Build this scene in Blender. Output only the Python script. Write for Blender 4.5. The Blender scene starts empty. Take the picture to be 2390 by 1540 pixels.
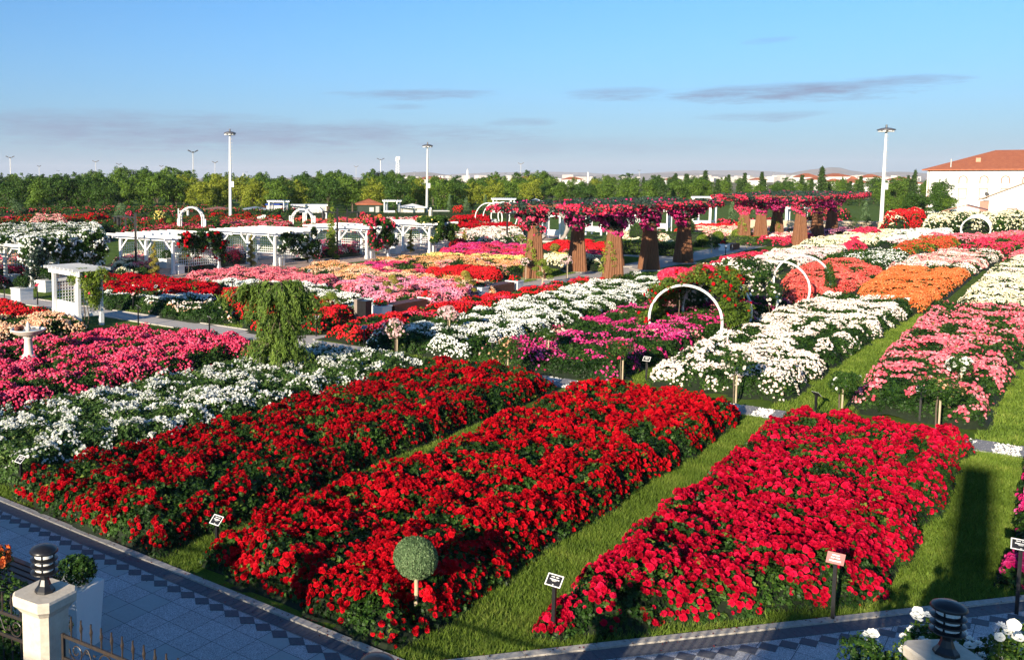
import bpy, math, random
import numpy as np
from mathutils import Vector, Matrix
rng = np.random.default_rng(11)
random.seed(5)
R = math.radians
C = bpy.context.scene.collection
SC = bpy.context.scene

# ------------------------------------------------------------------ camera
# photo measured on a 2390 x 1540 sheet; world axes follow the garden grid (Y along the beds)
F, CX, CY, HOR, H = 2150., 720., 612., 418., 6.0
TH = math.atan((CY - HOR) / F)
AZ = math.atan((2545 - CX) / math.hypot(F, CY - HOR))
cam = bpy.data.cameras.new('camera')
co = bpy.data.objects.new('camera', cam); C.objects.link(co)
co.location = (0, 0, H); co.rotation_euler = (math.pi / 2 - TH, 0, AZ)
cam.sensor_width = 36; cam.lens = F / 2390 * 36
cam.shift_x = (1195 - CX) / 2390; cam.shift_y = -(770 - CY) / 2390
cam.clip_start = 0.1; cam.clip_end = 40000
SC.camera = co

def _ray(px, py):
    x = (px - CX) / F; z = -(py - CY) / F
    c, s = math.cos(TH), math.sin(TH)
    return x, c + z * s, -s + z * c
def W(px, py, z=0.):
    """garden position seen at a photo point, on the level z"""
    x, y, w = _ray(px, py); t = (z - H) / w; x *= t; y *= t
    return (x * math.cos(AZ) - y * math.sin(AZ), x * math.sin(AZ) + y * math.cos(AZ))
def top_z(px, py_base, py_top):
    t = (0 - H) / _ray(px, py_base)[2]; d = _ray(px, py_base)[1] * t
    r = _ray(px, py_top); return H + d / r[1] * r[2]
def far(px, D):
    """point at distance D ahead, in the direction of photo column px"""
    x, y, w = _ray(px, HOR); t = D / y; x *= t; y = D
    return (x * math.cos(AZ) - y * math.sin(AZ), x * math.sin(AZ) + y * math.cos(AZ))
def camdist(x, y): return math.hypot(x, y)

# ------------------------------------------------------------------ sky, sun, exposure
SUN_EL, SUN_OFF = 15.2, 3.5
w = bpy.data.worlds.new('World'); SC.world = w; w.use_nodes = True
nt = w.node_tree; nt.nodes.clear()
def N(tree, t, **k):
    n = tree.nodes.new(t)
    for a, b in k.items():
        if a == 'inp':
            for i, v in b.items(): n.inputs[i].default_value = v
        else: setattr(n, a, b)
    return n
def M(tree, op, a, b=None, c=None, clamp=False):
    n = tree.nodes.new('ShaderNodeMath'); n.operation = op; n.use_clamp = clamp
    for i, v in enumerate((a, b, c)):
        if v is None: continue
        if isinstance(v, (int, float)): n.inputs[i].default_value = v
        else: tree.links.new(v, n.inputs[i])
    return n.outputs[0]
def MIX(tree, fac, a, b, bt='MIX'):
    n = tree.nodes.new('ShaderNodeMix'); n.data_type = 'RGBA'; n.blend_type = bt
    for i, v in ((0, fac), (6, a), (7, b)):
        if isinstance(v, (int, float)): n.inputs[i].default_value = v
        elif isinstance(v, tuple): n.inputs[i].default_value = (*v, 1) if len(v) == 3 else v
        else: tree.links.new(v, n.inputs[i])
    return n.outputs[2]
L = nt.links.new
sky = N(nt, 'ShaderNodeTexSky', sky_type='NISHITA', sun_disc=False, sun_elevation=R(SUN_EL), sun_rotation=R(180 - SUN_OFF),
        altitude=900, air_density=1.0, dust_density=0.6, ozone_density=1.6)
tc = N(nt, 'ShaderNodeTexCoord'); sep = N(nt, 'ShaderNodeSeparateXYZ'); L(tc.outputs['Generated'], sep.inputs[0])
az = M(nt, 'ARCTAN2', sep.outputs[0], sep.outputs[1]); el = M(nt, 'ARCSINE', sep.outputs[2])
# streaks of cloud low over the plain
cv = N(nt, 'ShaderNodeCombineXYZ'); L(M(nt, 'MULTIPLY', az, 7.), cv.inputs[0]); L(M(nt, 'MULTIPLY', el, 60.), cv.inputs[1])
n1 = N(nt, 'ShaderNodeTexNoise', inp={'Scale': 2.6, 'Detail': 9., 'Roughness': .7}); L(cv.outputs[0], n1.inputs['Vector'])
wob = M(nt, 'SUBTRACT', n1.outputs[0], .5)
mask = None
for (px, py, wx, wy, s) in ((560, 318, 720, 40, .95), (200, 300, 620, 42, .8), (960, 225, 200, 14, .75), (1430, 232, 120, 15, .7), (1830, 240, 270, 22, 1.0),
                            (2080, 228, 120, 14, .8), (1790, 288, 140, 11, .6), (1210, 290, 90, 11, .55), (1780, 135, 60, 8, .35), (1250, 345, 500, 22, .35), (940, 252, 60, 8, .4)):
    a0 = math.atan((px - CX) / 2158) - AZ; e0 = (HOR - py) / 2158
    da = M(nt, 'MULTIPLY', M(nt, 'SUBTRACT', az, a0), 2158. / wx)
    de = M(nt, 'MULTIPLY', M(nt, 'ADD', M(nt, 'SUBTRACT', el, e0), M(nt, 'MULTIPLY', wob, wy * .9 / 2158)), 2158. / wy)
    r2 = M(nt, 'ADD', M(nt, 'MULTIPLY', da, da), M(nt, 'MULTIPLY', de, de))
    m = M(nt, 'MULTIPLY', M(nt, 'ADD', M(nt, 'SUBTRACT', 1.0, r2), M(nt, 'MULTIPLY', wob, 3.4)), .75, clamp=True)
    m = M(nt, 'MULTIPLY', m, s * .95)
    mask = m if mask is None else M(nt, 'MAXIMUM', mask, m)
hz = M(nt, 'POWER', M(nt, 'SUBTRACT', 1.0, M(nt, 'MULTIPLY', el, 4.6, clamp=True), clamp=True), 1.5)
SKY_TINT = (.36, .7, 1.0)
skyc = MIX(nt, 1.0, sky.outputs[0], SKY_TINT, 'MULTIPLY')
hzc = MIX(nt, M(nt, 'MULTIPLY', hz, .8), skyc, (1.4, 1.85, 3.0))
cl = MIX(nt, mask, hzc, (1.3, 1.72, 2.75))
bg = N(nt, 'ShaderNodeBackground'); bg.inputs[1].default_value = 0.082; L(cl, bg.inputs[0])
out = N(nt, 'ShaderNodeOutputWorld'); L(bg.outputs[0], out.inputs[0])

sl = bpy.data.lights.new('sun', 'SUN'); sl.energy = 5.0; sl.angle = R(.55); sl.color = (1, .86, .66)
so = bpy.data.objects.new('sun', sl); C.objects.link(so); so.rotation_euler = (R(90 - SUN_EL), 0, R(SUN_OFF)); so.location = (0, -20, 30)
vs = SC.view_settings; vs.view_transform = 'Standard'; vs.look = 'None'; vs.gamma = 1; vs.exposure = 1.12; vs.use_curve_mapping = False
SC.cycles.max_bounces = 6; SC.cycles.diffuse_bounces = 3; SC.cycles.transmission_bounces = 4; SC.cycles.transparent_max_bounces = 4
SC.cycles.caustics_reflective = False; SC.cycles.caustics_refractive = False

# ------------------------------------------------------------------ materials
MATS = {}
def _m(name):
    m = bpy.data.materials.new(name); m.use_nodes = True; t = m.node_tree; t.nodes.clear()
    return m, t, N(t, 'ShaderNodeOutputMaterial')
def mat(name, col, rough=.6, var=.18, scale=6., col2=None, bump=0., metal=0., spec=.4, stretch=None):
    if name in MATS: return MATS[name]
    m, t, o = _m(name); p = N(t, 'ShaderNodeBsdfPrincipled')
    p.inputs['Roughness'].default_value = rough; p.inputs['Metallic'].default_value = metal; p.inputs['Specular IOR Level'].default_value = spec
    tc = N(t, 'ShaderNodeTexCoord'); v = tc.outputs['Object']
    if stretch:
        mp = N(t, 'ShaderNodeMapping'); mp.inputs['Scale'].default_value = stretch; t.links.new(v, mp.inputs[0]); v = mp.outputs[0]
    n = N(t, 'ShaderNodeTexNoise', inp={'Scale': scale, 'Detail': 6., 'Roughness': .65}); t.links.new(v, n.inputs['Vector'])
    c2 = col2 or tuple(c * (1 - var * 2) for c in col)
    cr = N(t, 'ShaderNodeValToRGB'); cr.color_ramp.elements[0].position = .32; cr.color_ramp.elements[1].position = .68
    cr.color_ramp.elements[0].color = (*c2, 1); cr.color_ramp.elements[1].color = (*col, 1)
    t.links.new(n.outputs[0], cr.inputs[0]); t.links.new(cr.outputs[0], p.inputs['Base Color'])
    if bump:
        b = N(t, 'ShaderNodeBump', inp={'Strength': bump, 'Distance': .02}); t.links.new(n.outputs[0], b.inputs['Height']); t.links.new(b.outputs[0], p.inputs['Normal'])
    t.links.new(p.outputs[0], o.inputs[0]); MATS[name] = m; return m
def tinted(name, cols, rough=.55, trans=.28, tcol=None, spec=.25):
    """petals and leaves: colour of each flower or leaf from its own 'tint' value, light passes through"""
    if name in MATS: return MATS[name]
    m, t, o = _m(name)
    a = N(t, 'ShaderNodeAttribute', attribute_name='tint')
    cr = N(t, 'ShaderNodeValToRGB'); e = cr.color_ramp.elements
    while len(e) < len(cols): e.new(.5)
    for i, c in enumerate(cols): e[i].position = i / (len(cols) - 1); e[i].color = (*c, 1)
    t.links.new(a.outputs['Fac'], cr.inputs[0])
    p = N(t, 'ShaderNodeBsdfPrincipled'); p.inputs['Roughness'].default_value = rough; p.inputs['Specular IOR Level'].default_value = spec
    t.links.new(cr.outputs[0], p.inputs['Base Color'])
    tr = N(t, 'ShaderNodeBsdfTranslucent'); t.links.new(cr.outputs[0], tr.inputs[0])
    mx = N(t, 'ShaderNodeMixShader'); mx.inputs[0].default_value = trans
    t.links.new(p.outputs[0], mx.inputs[1]); t.links.new(tr.outputs[0], mx.inputs[2]); t.links.new(mx.outputs[0], o.inputs[0])
    MATS[name] = m; return m

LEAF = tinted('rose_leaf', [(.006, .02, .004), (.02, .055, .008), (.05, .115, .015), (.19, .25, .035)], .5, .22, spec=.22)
LEAF_GREY = tinted('grey_leaf', [(.03, .065, .025), (.085, .15, .06), (.16, .25, .11), (.27, .36, .18)], .6, .2)
LEAF_LIME = tinted('lime_leaf', [(.05, .1, .012), (.12, .19, .02), (.2, .27, .03), (.34, .36, .06)], .5, .3)
LEAF_GOLD = tinted('golden_leaf', [(.1, .09, .02), (.2, .18, .03), (.34, .29, .05), (.45, .4, .08)], .6, .25)
LEAF_BLUE = tinted('blue_green_leaf', [(.014, .03, .022), (.03, .06, .042), (.055, .095, .07), (.12, .16, .1)], .5, .15)
SHADELEAF = mat('shaded_foliage', (.012, .024, .006), .85, .3, 9., (.005, .01, .003))  # inner foliage, near black: shade between the leaves put into its colour
GRASSB = tinted('grass_blade', [(.06, .11, .013), (.12, .2, .022), (.18, .27, .035), (.3, .34, .07)], .6, .3)
WHITE = mat('white_paint', (.8, .8, .78), .5, .04, 3.)
BLACK = mat('black_metal', (.015, .015, .017), .35, .2, 8., spec=.5)
IRON = mat('wrought_iron', (.02, .019, .018), .45, .3, 30., (.045, .03, .02), spec=.5)
GREYM = mat('galvanised_metal', (.55, .55, .54), .45, .08, 5., metal=.2)
STONE = mat('cream_stone', (.62, .56, .46), .8, .1, 14., (.5, .44, .35), bump=.25)
MARBLE = mat('marble', (.72, .66, .6), .5, .1, 5., (.6, .53, .47))
WOOD = mat('brown_bench_wood', (.17, .06, .035), .5, .2, 20., (.09, .03, .02), stretch=(1, 8, 8))
RUST = mat('column_rust', (.23, .1, .042), .75, .2, 4., (.11, .042, .02), bump=.3, stretch=(9, 9, .5))
BARK = mat('bark', (.13, .1, .07), .85, .3, 10.)
PALEBARK = mat('pale_stake', (.5, .4, .27), .7, .15, 12.)
ROOF = mat('red_roof_tiles', (.4, .135, .065), .75, .2, 1.6, (.3, .09, .045))
WALLW = mat('white_render', (.8, .79, .77), .8, .03, .6)
PINKT = mat('pink_trim', (.5, .25, .2), .7, .1, 4.)

# ------------------------------------------------------------------ things, parts, meshes
def setp(o, label=None, cat=None, group=None, kind=None):
    if label: o['label'] = label
    if cat: o['category'] = cat
    if group: o['group'] = group
    if kind: o['kind'] = kind
    return o
def thing(name, label, cat, loc=(0, 0, 0), rz=0., group=None):
    o = bpy.data.objects.new(name, None); C.objects.link(o); o.empty_display_size = .2
    o.location = loc if len(loc) == 3 else (*loc, 0); o.rotation_euler = (0, 0, rz)
    return setp(o, label, cat, group)
def dup(o, parent=None):
    c = o.copy(); C.objects.link(c); c.parent = parent
    for k in o.children: dup(k, c)
    return c
def mesh_obj(name, V, P, material, parent=None, tint=None, smooth=False, kind=None):
    """V (n,3); P list of integer arrays (m,k): polygons of k corners"""
    me = bpy.data.meshes.new(name)
    V = np.ascontiguousarray(V, np.float32); P = [np.asarray(p, np.int32) for p in P if len(p)]
    loops = np.concatenate([p.ravel() for p in P]) if P else np.zeros(0, np.int32)
    cnt = np.concatenate([np.full(len(p), p.shape[1], np.int32) for p in P]) if P else np.zeros(0, np.int32)
    st = np.concatenate([[0], np.cumsum(cnt)[:-1]]).astype(np.int32)
    me.vertices.add(len(V)); me.vertices.foreach_set('co', V.ravel())
    me.loops.add(len(loops)); me.loops.foreach_set('vertex_index', loops)
    me.polygons.add(len(cnt)); me.polygons.foreach_set('loop_start', st)
    me.polygons.foreach_set('use_smooth', np.full(len(cnt), bool(smooth)))
    me.update(calc_edges=True)
    if tint is not None:
        a = me.attributes.new('tint', 'FLOAT', 'POINT'); a.data.foreach_set('value', np.ascontiguousarray(tint, np.float32))
    me.materials.append(material)
    o = bpy.data.objects.new(name, me); C.objects.link(o); o.parent = parent
    if kind: o['kind'] = kind
    return o

class MB:
    def __init__(s): s.v = []; s.q = {}; s.n = 0; s.parts = []
    def add(s, V, P):
        V = np.asarray(V, float); b = s.n; s.parts.append((V, P)); s.v.append(V); s.n += len(V)
        for p in P:
            p = np.asarray(p, int); s.q.setdefault(p.shape[1], []).append(p + b)
    def each(s, name, material, parent=None, smooth=False):
        for V, P in s.parts: mesh_obj(name, V, P, material, parent, smooth=smooth)
    def bar(s, a, b, w_, h_, up=(0, 0, 1)):
        a = Vector(a); b = Vector(b); d = (b - a).normalized(); up = Vector(up)
        if abs(d.dot(up)) > .99: up = Vector((0, 1, 0))
        x = d.cross(up).normalized(); y = x.cross(d)
        V = []
        for p in (a, b):
            for sx, sy in ((-1, -1), (1, -1), (1, 1), (-1, 1)): V.append(p + x * (sx * w_ / 2) + y * (sy * h_ / 2))
        s.add(V, [[[3, 2, 1, 0], [4, 5, 6, 7], [0, 1, 5, 4], [1, 2, 6, 5], [2, 3, 7, 6], [3, 0, 4, 7]]])
    def box(s, c, sz, rz=0., taper=1.):
        ca, sa = math.cos(rz), math.sin(rz); V = []
        for z in (-.5, .5):
            k = 1 if z < 0 else taper
            for x, y in ((-.5, -.5), (.5, -.5), (.5, .5), (-.5, .5)):
                X = x * sz[0] * k; Y = y * sz[1] * k
                V.append((c[0] + X * ca - Y * sa, c[1] + X * sa + Y * ca, c[2] + z * sz[2]))
        s.add(V, [[[3, 2, 1, 0], [4, 5, 6, 7], [0, 1, 5, 4], [1, 2, 6, 5], [2, 3, 7, 6], [3, 0, 4, 7]]])
    def lathe(s, prof, n=16, c=(0, 0), rot=0., flute=0.):
        V = []
        for r, z in prof:
            for i in range(n):
                a = 2 * math.pi * i / n + rot; rr = r * (1 + (flute if i % 2 else 0))
                V.append((c[0] + rr * math.cos(a), c[1] + rr * math.sin(a), z))
        Q = []
        for j in range(len(prof) - 1):
            for i in range(n): Q.append((j * n + i, j * n + (i + 1) % n, (j + 1) * n + (i + 1) % n, (j + 1) * n + i))
        s.add(V, [Q]); k = len(prof)
        s.add(V[:n], [[list(range(n))[::-1]]]); s.add(V[(k - 1) * n:], [[list(range(n))]])
    def tube(s, pts, r, n=8, r2=None, closed=False):
        pts = [Vector(p) for p in pts]; V = []; k = len(pts)
        for i, p in enumerate(pts):
            d = (pts[min(i + 1, k - 1)] - pts[max(i - 1, 0)]).normalized()
            u = Vector((0, 0, 1)) if abs(d.z) < .9 else Vector((0, 1, 0))
            x = d.cross(u).normalized(); y = x.cross(d)
            rr = r if r2 is None else r + (r2 - r) * i / max(1, k - 1)
            for j in range(n):
                a = 2 * math.pi * j / n; V.append(p + x * rr * math.cos(a) + y * rr * math.sin(a))
        Q = [(i * n + j, i * n + (j + 1) % n, (i + 1) * n + (j + 1) % n, (i + 1) * n + j) for i in range(k - 1) for j in range(n)]
        s.add(V, [Q]); s.add(V[:n], [[list(range(n))[::-1]]]); s.add(V[-n:], [[list(range(n))]])
    def build(s, name, material, parent=None, smooth=False, kind=None):
        return mesh_obj(name, np.concatenate(s.v), [np.concatenate(x) for x in s.q.values()], material, parent, smooth=smooth, kind=kind)

# ------------------------------------------------------------------ scattered leaves and flowers
def hash2(i, j, s=0):
    v = np.sin(i * 127.1 + j * 311.7 + s * 74.7) * 43758.5453
    return v - np.floor(v)
def vnoise(x, y, s=0):
    i = np.floor(x); j = np.floor(y); fx = x - i; fy = y - j
    fx = fx * fx * (3 - 2 * fx); fy = fy * fy * (3 - 2 * fy)
    a = hash2(i, j, s); b = hash2(i + 1, j, s); c = hash2(i, j + 1, s); d = hash2(i + 1, j + 1, s)
    return (a * (1 - fx) + b * fx) * (1 - fy) + (c * (1 - fx) + d * fx) * fy
def domes(x, y, step, s=0):
    i = np.floor(x / step); j = np.floor(y / step); best = np.full(x.shape, 9.); hv = np.zeros(x.shape)
    for a in (-1, 0, 1):
        for b in (-1, 0, 1):
            ci, cj = i + a, j + b; cx = (ci + .15 + .7 * hash2(ci, cj, s)) * step; cy = (cj + .15 + .7 * hash2(ci, cj, s + 1)) * step
            d = np.hypot(x - cx, y - cy) / step; k = d < best; best = np.where(k, d, best); hv = np.where(k, hash2(ci, cj, s + 2), hv)
    return np.sqrt(np.clip(1 - (best / .95) ** 2, 0, 1)), hv
def basis(nrm):
    n = nrm / np.maximum(np.linalg.norm(nrm, axis=1, keepdims=True), 1e-6)
    r = rng.normal(size=n.shape); t = r - (r * n).sum(1, keepdims=True) * n
    t /= np.maximum(np.linalg.norm(t, axis=1, keepdims=True), 1e-6)
    return np.stack([t, np.cross(n, t), n], axis=2)
def inst(tv, tp, pos, nrm, size, tint, tan=None):
    n = len(pos); B = basis(nrm); k = len(tv)
    if tan is not None:
        t = tan / np.linalg.norm(tan, axis=1, keepdims=True); m_ = np.cross(B[:, :, 2], t); m_ /= np.maximum(np.linalg.norm(m_, axis=1, keepdims=True), 1e-6); B = np.stack([t, m_, np.cross(t, m_)], axis=2)
    size = np.broadcast_to(np.asarray(size, float), (n,))
    V = np.einsum('nij,kj->nki', B, tv) * size[:, None, None] + pos[:, None, :]
    P = [(np.asarray(p)[None] + (np.arange(n) * k)[:, None, None]).reshape(-1, np.asarray(p).shape[1]) for p in tp]
    return V.reshape(-1, 3), P, np.repeat(tint, k)
def merge(parts):
    V = []; P = {}; T = []; b = 0
    for v, p, t in parts:
        V.append(v); T.append(t)
        for q in p: P.setdefault(q.shape[1], []).append(q + b)
        b += len(v)
    return np.concatenate(V), [np.concatenate(x) for x in P.values()], np.concatenate(T)
def rose_template(lod):
    V = []; Q = []; T = []
    if lod == 0:
        for ring, (r0, r1, z0, z1, off) in enumerate(((.12, .52, .0, .1, 0.), (.08, .36, .1, .3, .6), (.02, .18, .22, .42, .2))):
            for i in range(5):
                a = 2 * math.pi * i / 5 + off; da = .66
                b = len(V)
                V += [(r0 * math.cos(a - .5), r0 * math.sin(a - .5), z0), (r1 * math.cos(a - da), r1 * math.sin(a - da), z1 - .05), (r1 * 1.08 * math.cos(a), r1 * 1.08 * math.sin(a), z1 + .05),
                      (r1 * math.cos(a + da), r1 * math.sin(a + da), z1 - .05), (r0 * math.cos(a + .5), r0 * math.sin(a + .5), z0)]
                Q.append((b, b + 1, b + 2, b + 3)); T.append((b, b + 3, b + 4))
        return np.array(V), [np.array(Q), np.array(T)]
    k = 6 if lod == 1 else 5
    V = [(0, 0, .42)] + [(.3 * math.cos(2 * math.pi * i / k), .3 * math.sin(2 * math.pi * i / k), .32 + .08 * (i % 2)) for i in range(k)]
    if lod == 1:
        V += [(.52 * math.cos(2 * math.pi * (i + .5) / k), .52 * math.sin(2 * math.pi * (i + .5) / k), .06) for i in range(k)]
        T = [(0, 1 + i, 1 + (i + 1) % k) for i in range(k)]; Q = [(1 + i, 1 + k + i, 1 + (i + 1) % k) for i in range(k)]
        T += Q; T += [(1 + (i + 1) % k, 1 + k + i, 1 + k + (i + 1) % k) for i in range(k)]
        return np.array(V), [np.array(T)]
    V = [(0, 0, .4)] + [(.52 * math.cos(2 * math.pi * i / k), .52 * math.sin(2 * math.pi * i / k), .0) for i in range(k)]
    return np.array(V), [np.array([(0, 1 + i, 1 + (i + 1) % k) for i in range(k)])]
ROSE = [rose_template(i) for i in range(3)]
LEAFT = (np.array([(-.5, 0, 0), (0, -.28, .06), (.5, 0, -.04), (0, .28, .06)]), [np.array([(0, 1, 2), (0, 2, 3)])])
SPRIGT = (np.array([(-.5, 0, .0), (-.1, -.3, .1), (.22, -.02, .05), (-.12, .28, .02), (.05, -.42, .02), (.5, -.3, .12), (.3, .0, .2), (.05, .4, .1), (.45, .38, -.02), (.15, .12, .12)]),
          [np.array([(0, 1, 2), (0, 2, 3), (4, 5, 6), (2, 7, 8), (2, 8, 9)])])
NEEDLE = (np.array([(-.5, 0, 0), (0, -.09, .02), (.5, 0, 0), (0, .09, .02)]), [np.array([(0, 1, 2), (0, 2, 3)])])

def inside_dist(poly, x, y):
    n = len(poly); ins = np.zeros(x.shape, bool); d = np.full(x.shape, 1e9)
    for i in range(n):
        ax, ay = poly[i]; bx, by = poly[(i + 1) % n]
        c = ((ay > y) != (by > y)) & (x < (bx - ax) * (y - ay) / ((by - ay) if abs(by - ay) > 1e-9 else 1e-9) + ax)
        ins ^= c
        dx, dy = bx - ax, by - ay; t = np.clip(((x - ax) * dx + (y - ay) * dy) / (dx * dx + dy * dy), 0, 1)
        d = np.minimum(d, np.hypot(x - ax - t * dx, y - ay - t * dy))
    return np.where(ins, d, -d)
def area(poly): return abs(sum(poly[i][0] * poly[(i + 1) % len(poly)][1] - poly[(i + 1) % len(poly)][0] * poly[i][1] for i in range(len(poly)))) / 2

BED_SEED = [0]
def rose_bed(label, poly, petal, Hb=.5, size=.07, cover=.5, leaves=1.0, leafmat=None, second=None, share=.0, name='rose_bed', cat='rose bed', gap=.42, shoots=1.0, group=None, rag=.35, step=.55, hole=None):
    """a bed of bushes: a lumpy mass of leaves with clusters of flowers on it"""
    leafmat = leafmat or LEAF; BED_SEED[0] += 1; sd = BED_SEED[0]
    if step == .55 and len(poly) and math.hypot(*poly[0]) > 26: step = .95; gap = gap + .04; Hb = Hb * 1.12; rag = .8
    cx = sum(p[0] for p in poly) / len(poly); cy = sum(p[1] for p in poly) / len(poly)
    root = thing(name, label, cat, (cx, cy, 0), group=group)
    pl = [(p[0] - cx, p[1] - cy) for p in poly]; A = area(pl)
    dist = min([camdist(*p) for p in poly] + [camdist(cx, cy)]); dm = .5 * (dist + camdist(cx, cy)); px = 920. / dm
    lod = 0 if dist < 20 else 1 if dist < 46 else 2
    s = max(size, 1.25 / px); ls = max(.05, 1.5 / px)
    x0, x1 = min(p[0] for p in pl), max(p[0] for p in pl); y0, y1 = min(p[1] for p in pl), max(p[1] for p in pl)
    def hf(x, y):
        d = inside_dist(pl, x, y) + rag * .5 * (vnoise(x / .45 + 9, y / .45, sd) - .35)
        e = np.clip(d / (.34 if Hb < .8 else .6), 0, 1) ** .55
        dm_, hv = domes(x, y, step, sd + 3)
        lump = (.42 + .58 * dm_) * (.76 + .34 * hv) + .16 * (vnoise(x / (step * .3), y / (step * .3), sd + 5) - .5)
        if hole: e = e * np.clip((np.hypot(x + cx - hole[0], y + cy - hole[1]) - hole[2]) / .25, 0, 1)
        return Hb * lump * e * np.where(d > 0, 1, 0)
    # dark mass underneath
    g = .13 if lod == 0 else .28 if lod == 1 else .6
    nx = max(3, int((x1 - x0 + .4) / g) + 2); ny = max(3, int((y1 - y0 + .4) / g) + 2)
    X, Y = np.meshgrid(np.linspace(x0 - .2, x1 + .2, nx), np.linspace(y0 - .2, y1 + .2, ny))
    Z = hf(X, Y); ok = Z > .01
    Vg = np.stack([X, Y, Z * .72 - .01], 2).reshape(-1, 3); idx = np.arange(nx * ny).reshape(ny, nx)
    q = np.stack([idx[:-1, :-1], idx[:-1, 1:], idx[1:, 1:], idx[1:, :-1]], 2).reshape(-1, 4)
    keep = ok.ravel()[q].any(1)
    if keep.any(): mesh_obj('leaf_mass', Vg, [q[keep]], SHADELEAF, root, smooth=True, kind='stuff')
    def scatter(n):
        n = int(n); x = rng.uniform(x0 - .1, x1 + .1, n); y = rng.uniform(y0 - .1, y1 + .1, n); h = hf(x, y); k = h > .04
        return x[k], y[k], h[k]
    def normals(x, y):
        e = .06; gx = (hf(x + e, y) - hf(x - e, y)) / (2 * e); gy = (hf(x, y + e) - hf(x, y - e)) / (2 * e)
        n = np.stack([-gx, -gy, np.ones_like(gx)], 1); return n / np.linalg.norm(n, axis=1, keepdims=True)
    box = (x1 - x0 + .2) * (y1 - y0 + .2)
    # leaves
    x, y, h = scatter(leaves * .85 / (ls * ls * .3) * box)
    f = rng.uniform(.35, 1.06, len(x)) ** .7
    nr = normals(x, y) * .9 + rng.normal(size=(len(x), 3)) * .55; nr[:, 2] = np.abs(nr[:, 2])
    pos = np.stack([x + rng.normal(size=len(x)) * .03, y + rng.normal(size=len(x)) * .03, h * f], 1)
    tint = np.clip(.12 + .5 * vnoise(x / .5, y / .5, sd + 8) * f + rng.normal(size=len(x)) * .13, 0, .9)  # leaves lower down come out darker, shade put into their tint
    T = SPRIGT if lod < 2 else LEAFT
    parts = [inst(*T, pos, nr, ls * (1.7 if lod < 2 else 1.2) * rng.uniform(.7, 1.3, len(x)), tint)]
    # young shoots standing above the flowers
    ns = int(shoots * A * (2.2 if lod < 2 else .8)); k = 9 if lod == 0 else 5
    x, y, h = scatter(ns * box / max(A, .1))
    if len(x):
        n0 = len(x); x = np.repeat(x, k); y = np.repeat(y, k); h = np.repeat(h, k)
        t = np.tile(np.linspace(0, 1, k), n0)
        pos = np.stack([x + rng.normal(size=len(x)) * .05, y + rng.normal(size=len(x)) * .05, h * .95 + t * .17 * np.repeat(rng.uniform(.3, 1, n0), k)], 1)
        parts.append(inst(*T, pos, np.stack([rng.normal(size=len(x)) * .6, rng.normal(size=len(x)) * .6, np.ones(len(x))], 1), ls * 1.5 * rng.uniform(.7, 1.2, len(x)), np.clip(.5 + .4 * t + rng.normal(size=len(x)) * .12, 0, 1)))
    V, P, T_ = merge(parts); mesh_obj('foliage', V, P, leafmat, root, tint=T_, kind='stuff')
    # flowers, in clusters
    if cover > 0:
        n = cover * 2.1 / (.785 * s * s) * box
        x, y, h = scatter(n)
        cs = .3 if lod == 0 else .5 if lod == 1 else .9
        big = vnoise(x / 1.4, y / 1.4, sd + 21)
        msk = .75 * vnoise(x / cs, y / cs, sd + 11) + .25 * big
        k = (msk > gap) & (rng.random(len(x)) < .28 + 1.9 * (msk - gap)); x, y, h, msk = x[k], y[k], h[k], msk[k]
        dome = np.clip((msk - gap) * 4, 0, 1)
        low = rng.random(len(x)) < .16
        z = h * np.where(low, rng.uniform(.35, .95, len(x)), 1.0) + np.where(low, 0, dome * .07 + rng.uniform(-.05, .03, len(x)))
        nr = normals(x, y) + np.array([0, -.25, .1]) + rng.normal(size=(len(x), 3)) * .33
        tint = np.clip(.5 + .35 * (vnoise(x / .35, y / .35, sd + 31) - .5) + rng.normal(size=len(x)) * .26, 0, 1)
        pos = np.stack([x, y, z], 1); sz = s * rng.uniform(.5, 1.3, len(x))
        if second is None: groups = [(np.ones(len(x), bool), petal)]
        else:
            sel = vnoise(x / 1.1, y / 1.1, sd + 41) * .8 + rng.random(len(x)) * .2 < share
            groups = [(~sel, petal), (sel, second)]
        for k, pm in groups:
            if k.any():
                V, P, T_ = inst(*ROSE[lod], pos[k], nr[k], sz[k], tint[k]); mesh_obj('blossom', V, P, pm, root, tint=T_, kind='stuff')
    return root

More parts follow.
